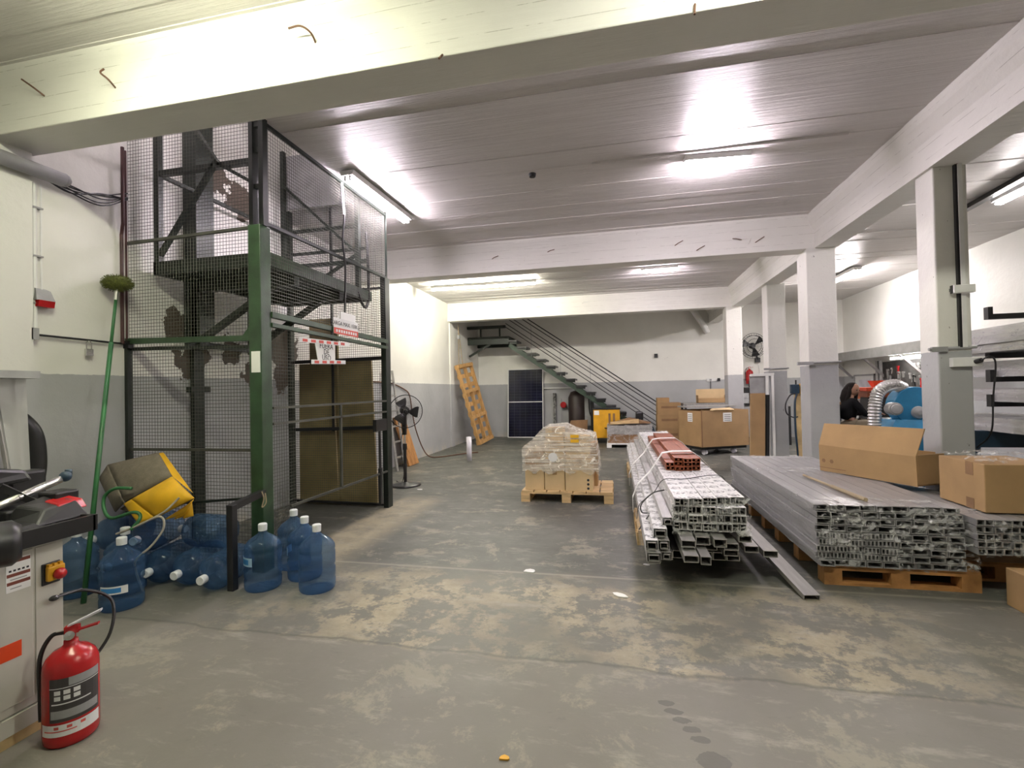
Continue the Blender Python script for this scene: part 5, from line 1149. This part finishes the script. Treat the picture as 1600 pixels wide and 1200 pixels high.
obj('ceiling_conduit', MB().bar((4.78, 8.2, 3.87), (4.60, 5.0, 3.87), .09, .06), m_black, None, 'dark cable tray under the right aisle ceiling', 'cable tray')

# ---------------------------------------------------------------- right aisle
# long grey shelf on brackets
ws = thing('wall_shelf', 'long grey steel shelf on diagonal brackets along the right wall', 'shelf', (XR, 12.6, 2.1))
obj('shelf_deck', MB().box(-.47, -2.6, .16, 0, 2.68, .2), m_greyp, ws); obj('shelf_fascia', MB().box(-.48, -2.6, .0, -.44, 2.68, .22), plain('grey_green_steel', (.20, .20, .185), .5), ws)
for y in (-2.4, -.9, .6, 2.2): obj('bracket', MB().bar((-.44, y, .02), (0, y, -.45), .05, .05), m_greyp, ws); obj('bracket_arm', MB().bar((-.46, y, .12), (0, y, .12), .05, .06), m_greyp, ws)
for k, (y, x, w, L, h, lab) in enumerate(((-1.2, -.3, .1, 2.4, .05, 'first'), (-.4, -.16, .12, 3.6, .06, 'second'), (1.2, -.32, .14, 2.2, .04, 'third'))):
    obj('stored_bar', MB().box(XR+x-w/2, 12.6+y-L/2, 2.302, XR+x+w/2, 12.6+y+L/2, 2.302+h), m_alud, None, '%s metal bar lying on the grey wall shelf' % ('Thin', 'Widest', 'Flattest')[k].lower(), 'metal bar', 'bars on the wall shelf')
pg = thing('tool_board', 'dark tool board hung with hand tools on the right wall', 'tool board', (XR, 12.5, 1.15))
obj('board', MB().box(-.03, -1.4, 0, 0, 1.05, .86), m_pegs, pg)
for k in range(26):
    y = random.uniform(-1.3, .95); z = random.uniform(.2, .75); h = random.uniform(.08, .22)
    mt = random.choice((m_steel, m_steel, m_greyp, m_black, m_red, m_alud))
    obj('hand_tool', MB().bar((-.045, y, z-h/2), (-.045, y+random.uniform(-.03, .03), z+h/2), .03, .03).bar((-.045, y-.03, z+h/2), (-.045, y+.04, z+h/2), .03, .04), mt, pg)
for y in (.75, .92): obj('hanging_hose', MB().tube([(-.06, y, .9), (-.06, y-.02, .35)], .04, 8), m_greyp, pg)
wb = thing('workbench', 'long workbench below the tool board on the right wall', 'workbench', (5.94, 12.3, 0)); obj('bench_top', MB().box(-.4, -1.6, .98, .4, 1.6, 1.04), m_card3, wb)
for x in (-.35, .35):
    for y in (-1.5, 1.5): obj('leg', MB().bar((x, y, 0), (x, y, .98), .06), m_black, wb)
for k in range(7):
    y = 11.2+k*.35; h = random.uniform(.08, .2)
    o = obj('parts_bin', MB().hexa([(5.62, y, 1.04), (5.88, y, 1.04), (5.88, y+.26, 1.04), (5.62, y+.26, 1.04)], [(5.58, y-.01, 1.04+h), (5.9, y-.01, 1.05+h), (5.9, y+.27, 1.05+h), (5.58, y+.27, 1.04+h)]), random.choice((m_card3, m_greyp, m_brown, m_alud)), None, '%s parts bin along the workbench from the pillar end' % ORD[k], 'bin', 'parts bins on the workbench')
dr = struct('door_1', MB().box(XR-.03, 13.62, 0, XR, 14.62, 1.70), m_white, 'white door in the right wall beyond the tool board', 'door'); 
for y in (13.60, 14.60): obj('door_jamb', MB().box(XR-.05, y, 0, XR, y+.04, 1.74), m_greyp, dr)
obj('door_head', MB().box(XR-.05, 13.6, 1.70, XR, 14.64, 1.74), m_greyp, dr); obj('door_pane', MB().box(XR-.035, 13.8, 1.0, XR-.03, 14.4, 1.6), m_pvc, dr)
# saw stand with orange top
os_ = thing('orange_saw', 'orange red benchtop saw on a dark stand beside the seated person', 'machine', (4.62, 10.0, 0))
obj('stand', MB().hexa([(-.25, -.2, 0), (.25, -.2, 0), (.25, .2, 0), (-.25, .2, 0)], [(-.15, -.15, 1.25), (.15, -.15, 1.25), (.15, .15, 1.25), (-.15, .15, 1.25)]), m_black, os_); obj('saw_table', MB().box(-.2, -.2, 1.36, .18, .2, 1.43), m_orange, os_, bevel=.01); obj('saw_body', MB().box(-.18, -.18, 1.25, .16, .18, 1.36), m_brown, os_); obj('saw_head', MB().hexa([(.0, -.06, 1.43), (.12, -.06, 1.43), (.12, .06, 1.43), (0, .06, 1.43)], [(-.06, -.08, 1.55), (.16, -.08, 1.55), (.16, .08, 1.55), (-.06, .08, 1.55)]), m_orange, os_)
obj('saw_motor', MB().lathe([(0, 0), (.06, 0), (.06, .14), (0, .14)], 14, (.1, 0, 1.5), (1, 0, 0)), m_black, os_)
# dust collector: blue cabinet, blower and foil duct
dc = thing('dust_collector', 'blue dust collector with snail blower, grey motor and foil hose', 'machine', (3.98, 7.9, 0))
obj('cabinet', MB().box(-.3, -.3, 0, .5, .35, .84), m_blue, dc, bevel=.02)
obj('blower_base', MB().hexa([(-.26, -.26, .84), (.4, -.26, .84), (.4, .25, .84), (-.26, .25, .84)], [(-.16, -.2, .98), (.3, -.2, .98), (.3, .2, .98), (-.16, .2, .98)]), m_blue, dc)
sn = MB(); pr = []
for k in range(25): a = R(-60+k*14); r = .24+.05*k/24; pr.append((.14+r*math.cos(a), 1.18+r*math.sin(a)))
obj('blower_casing', MB().prism(pr, -.12, .12), m_blue, dc, bevel=.012)
obj('casing_hub', MB().lathe([(0, 0), (.09, 0), (.08, .03), (.03, .05), (0, .05)], 20, (.16, -.12, 1.08), (0, -1, 0)), m_greyp, dc)
mt = obj('motor', MB().lathe([(0, -.02), (.08, -.02), (.09, .0), (.09, .13), (.08, .16), (0, .16)], 22, (-.2, -.18, 1.14), (-.1, -1, 0)), m_alud, dc, smooth=False); obj('motor_cap', MB().lathe([(0, 0), (.07, 0), (.06, .02), (0, .025)], 18, (-.217, -.34, 1.14), (-.1, -1, 0)), m_greyp, mt)
rib = []
path = curve_pts([(.04, -.02, 1.42), (-.08, -.06, 1.47), (-.22, -.1, 1.45), (-.34, -.14, 1.36), (-.39, -.16, 1.2), (-.40, -.16, 1.0), (-.40, -.16, .8), (-.40, -.16, .5), (-.38, -.1, .1)], 9)
obj('foil_hose', MB().tube(path, [.085 if k % 2 else .072 for k in range(len(path))], 16), m_duct, dc)
# seated person on a chair
def chair_person():
    ch = thing('work_chair', 'black framed high chair the person sits on', 'chair', (4.02, 9.55, 0), 0)
    obj('seat', MB().box(-.22, -.22, .68, .22, .22, .73), m_black, ch, bevel=.015); obj('backrest', MB().hexa([(-.24, -.2, .85), (-.21, -.2, .85), (-.21, .2, .85), (-.24, .2, .85)], [(-.28, -.2, 1.18), (-.25, -.2, 1.18), (-.25, .2, 1.18), (-.28, .2, 1.18)]), m_black, ch)
    for x in (-.2, .2):
        for y in (-.2, .2): obj('leg', MB().bar((x*1.1, y*1.1, 0), (x, y, .68), .03), m_black, ch)
    for y in (-.2, .2): obj('back_post', MB().bar((-.2, y, .62), (-.25, y, .9), .03), m_black, ch); obj('footrest', MB().bar((-.21, y*1.06, .25), (.21, y*1.06, .25), .02), m_black, ch)
    T = thing('person', 'seated person with long dark hair, black top and khaki trousers', 'person', (4.05, 9.55, .73))
    def skin(name, chain, mat, par, root=0):
        vs = []; es = []; rs = []
        idx = {}
        def vid(p, r):
            k = tuple(round(c, 4) for c in p)
            if k not in idx: idx[k] = len(vs); vs.append(p); rs.append(r)
            return idx[k]
        for ln in chain:
            ids = [vid(p[:3], p[3]) for p in ln]
            es.extend(zip(ids, ids[1:]))
        me = bpy.data.meshes.new(name); me.from_pydata(vs, es, []); me.update()
        o = bpy.data.objects.new(name, me); COL.objects.link(o); o.parent = par
        m = o.modifiers.new('skin', 'SKIN'); m.use_smooth_shade = True
        for i, sv in enumerate(me.skin_vertices[0].data): sv.radius = (rs[i], rs[i]); sv.use_root = (i == root)
        s = o.modifiers.new('sub', 'SUBSURF'); s.levels = 1; s.render_levels = 2
        me.materials.append(mat); return o
    pel = (-.06, 0, .10); ch_ = (-.03, 0, .42); nk = (0, 0, .52)
    def limbs(y, s, k, fing=True):
        sh = (-.02, .17*y, .46, .052*s); el = (.13, .21*y, .24, .042*s); wr = (.33, .12*y, .25, .03*s)
        return [(*ch_, .14*s), sh, el, wr]
    hands = []
    for y in (-1, 1):
        w = Vector((.33, .12*y, .25)); palm = w+Vector((.07, -.01*y, .0))
        hands.append([(*w, .028), (*palm, .026)])
        for q, (dy, L) in enumerate(((-.03, .062), (-.01, .075), (.01, .07), (.03, .055))): hands.append([(*palm, .026), (palm.x+L*.55, palm.y+dy, palm.z-.005, .009), (palm.x+L, palm.y+dy*1.1, palm.z-.028, .008)])
        hands.append([(*w, .028), (w.x+.04, w.y-.04*y, w.z+.015, .01), (w.x+.075, w.y-.045*y, w.z+.005, .009)])
    legs = []
    for y in (-1, 1): legs.append([(*pel, .09), (.02, .10*y, .06, .06), (.40, .12*y, .06, .05), (.34, .12*y, -.34, .045), (.33, .12*y, -.40, .035), (.45, .13*y, -.42, .03)])
    body = [[(*pel, .09), (-.05, 0, .26, .085), (*ch_, .085), (*nk, .045), (.03, 0, .60, .045)]]+[limbs(y, .6, 0) for y in (-1, 1)]+hands+legs
    b = skin('body', body, m_skin, T)
    hd = MB(); n = 20
    for i in range(n+1):
        th = math.pi*i/n
        for k in range(n):
            ph = 2*math.pi*k/n; x, y, z = math.sin(th)*math.cos(ph), math.sin(th)*math.sin(ph), math.cos(th)
            f = max(0, x); nose = math.exp(-((y/.16)**2+((z+.12)/.25)**2))*f*.16; chin = -.15*max(0, -z-.3)
            eye = -.07*f*(math.exp(-(((y-.36)/.16)**2+((z-.08)/.12)**2))+math.exp(-(((y+.36)/.16)**2+((z-.08)/.12)**2)))
            mo = .04*f*math.exp(-((y/.25)**2+((z+.52)/.08)**2)); r = 1+nose+eye+mo
            hd.v.append((.095*x*r*(1+chin), .078*y*r*(1+chin), .118*z))
    for i in range(n):
        for k in range(n): hd.f.append((i*n+k, (i+1)*n+k, (i+1)*n+(k+1) % n, i*n+(k+1) % n))
    rot = Matrix.Translation((.05, 0, .665)) @ Matrix.Rotation(R(-60), 4, 'Z') @ Matrix.Rotation(R(12), 4, 'Y')
    ho = obj('head', hd.xform(rot), m_skin, T, smooth=True)
    for y in (-.028, .028): obj('eye', MB().sphere(tuple(rot @ Vector((.083, y, .01))), .011, 10), m_ink, ho)
    obj('mouth', MB().sphere(tuple(rot @ Vector((.087, 0, -.062))), .02, 10, (.4, 1, .25)), m_redpipe, ho)
    hr = MB(); hr.sphere((-.035, 0, .03), .115, 20, (.84, .84, .92))
    hr.tube([(-.055, 0, .04), (-.085, 0, -.06), (-.09, 0, -.18), (-.075, 0, -.32)], [.085, .10, .105, .07], 14)
    for y in (-1, 1): hr.tube([(-.01, .07*y, .05), (.0, .083*y, -.06), (-.005, .09*y, -.18), (-.01, .085*y, -.30)], [.03, .034, .04, .02], 10)
    obj('hair', hr.xform(rot), m_hair, T, smooth=True)
    skin('sweater', [[(-.06, 0, .12, .155), (-.05, 0, .27, .14), (-.03, 0, .42, .145), (-.005, 0, .51, .065)]]+[[(-.03, 0, .42, .145), (-.02, .17*y, .46, .068), (.13, .21*y, .24, .056), (.32, .125*y, .25, .042)] for y in (-1, 1)], m_bcloth, T)
    skin('trousers', [[(-.06, 0, .12, .15), (-.05, 0, .09, .145)]]+[[(-.05, 0, .09, .145), (.02, .10*y, .06, .10), (.41, .12*y, .06, .08), (.34, .12*y, -.32, .062)] for y in (-1, 1)], m_khaki, T)
    for y in (-1, 1): obj('shoe', MB().hexa([(.27, .12*y-.045, -.47), (.53, .12*y-.045, -.47), (.53, .12*y+.045, -.47), (.27, .12*y+.045, -.47)], [(.28, .12*y-.035, -.38), (.5, .12*y-.03, -.42), (.5, .12*y+.03, -.42), (.28, .12*y+.035, -.38)]), m_black, T, bevel=.015)
    obj('work_piece', MB().box(4.44, 9.42, .885, 4.66, 9.66, .90), m_alu, None, 'small metal plate the person works on', 'metal plate')
chair_person()
bt2 = thing('work_table', 'small dark table in front of the seated person', 'table', (4.62, 9.6, 0)); obj('table_top', MB().box(-.2, -.3, .845, .25, .15, .885), m_black, bt2)
for x in (-.15, .2):
    for y in (-.25, .1): obj('leg', MB().bar((x, y, 0), (x, y, .845), .04), m_black, bt2)
# cantilever rack with aluminium lengths
rk = thing('cantilever_rack', 'cantilever storage rack with black arms at the right side', 'rack', (4.6, 5.55, 0))
obj('rack_column', MB().box(-.06, -.06, 0, .06, .06, 2.4), m_black, rk); obj('rack_foot', MB().box(-1.1, -.06, 0, .1, .06, .1), m_navy, rk)
for z in (2.10, 1.72, 1.49, 1.25):
    a = obj('rack_arm', MB().box(-1.05, -.03, z, -.06, .03, z+.05), m_black, rk); obj('arm_stop', MB().box(-1.05, -.03, z+.05, -1.01, .03, z+.12), m_black, a)
a = obj('rack_arm', MB().box(-1.22, -.05, .86, -.06, .05, 1.02), m_navy, rk); obj('arm_foot', MB().box(-1.22, -.05, .74, -1.16, .05, .86), m_navy, a)
dup(rk, (4.6, 1.5, 0), None, 'second upright frame of the cantilever rack, away from the pillar', 'cantilever rack frames'); rk['group'] = 'cantilever rack frames'
GK = 'aluminium lengths on the cantilever rack'
for k, (x0, x1, z0, z1, mt, lab) in enumerate(((3.45, 3.75, 1.93, 2.0, m_alu, 'flat silver length just under the top rack arm'), (3.42, 3.9, 1.85, 1.925, m_alud, 'wide dull length second below the top rack arm'), (3.44, 3.85, 1.772, 1.845, m_steel, 'bright flat length third below the top rack arm'), (3.62, 4.1, 1.542, 1.69, m_alud, 'deep wrapped bundle on the second rack arm'), (3.58, 4.1, 1.302, 1.42, m_alud, 'deep wrapped bundle on the third rack arm'), (3.5, 4.1, 1.022, 1.15, m_alud, 'deep wrapped bundle on the lowest rack arm'))):
    T = thing('stored_profile', lab, 'aluminium profile', ((x0+x1)/2, 3.4, z0), 0, GK); w = (x1-x0)/2
    obj('profile_body', MB().rtube(-w, 0, w, z1-z0, -2.9, 2.9, .004), mt, T)
    obj('profile_film', MB().rtube(-w-.004, -.003, w+.004, z1-z0+.004, -2.9, 2.9, .001), m_filmy, T)
# scraps on the floor
for n, x, y, s, mt, lab in (('paper_scrap', .0, 3.58, .05, m_paper, 'white paper scrap on the worn floor before the long bundle'), ('plastic_offcut', .22, 4.23, .03, m_pvc, 'small white plastic offcut at the end of the long bundle'), ('dry_leaf', -.48, 1.92, .022, m_yellow, 'small yellow leaf on the smooth grey slab'), ('paper_scrap', -3.0, 6.97, .045, m_paper, 'small white scrap on the floor beside the fan base'), ('paint_flake', -.73, 3.93, .06, m_label, 'white flake on the slab joint line')):
    mb = MB(); pts = [(s*random.uniform(.7, 1.3)*math.cos(a*math.pi/4), s*.6*random.uniform(.7, 1.3)*math.sin(a*math.pi/4)) for a in range(8)]
    mb.prism(pts, 0, .006, 'z'); o = obj(n, mb, mt, None, lab, 'scrap'); o.location = (x, y, .001); o.rotation_euler = (0, 0, random.uniform(-.6, .2))

obj('ceiling_hole', MB().lathe([(0, -.03), (.035, -.03), (.045, .02), (0, .02)], 14, (-.85, 5.24, ZC)), m_black, None, 'small black round junction hole in the ceiling before the second beam', 'ceiling hole')  # solid black disc drawn in place of a dark hole in the slab
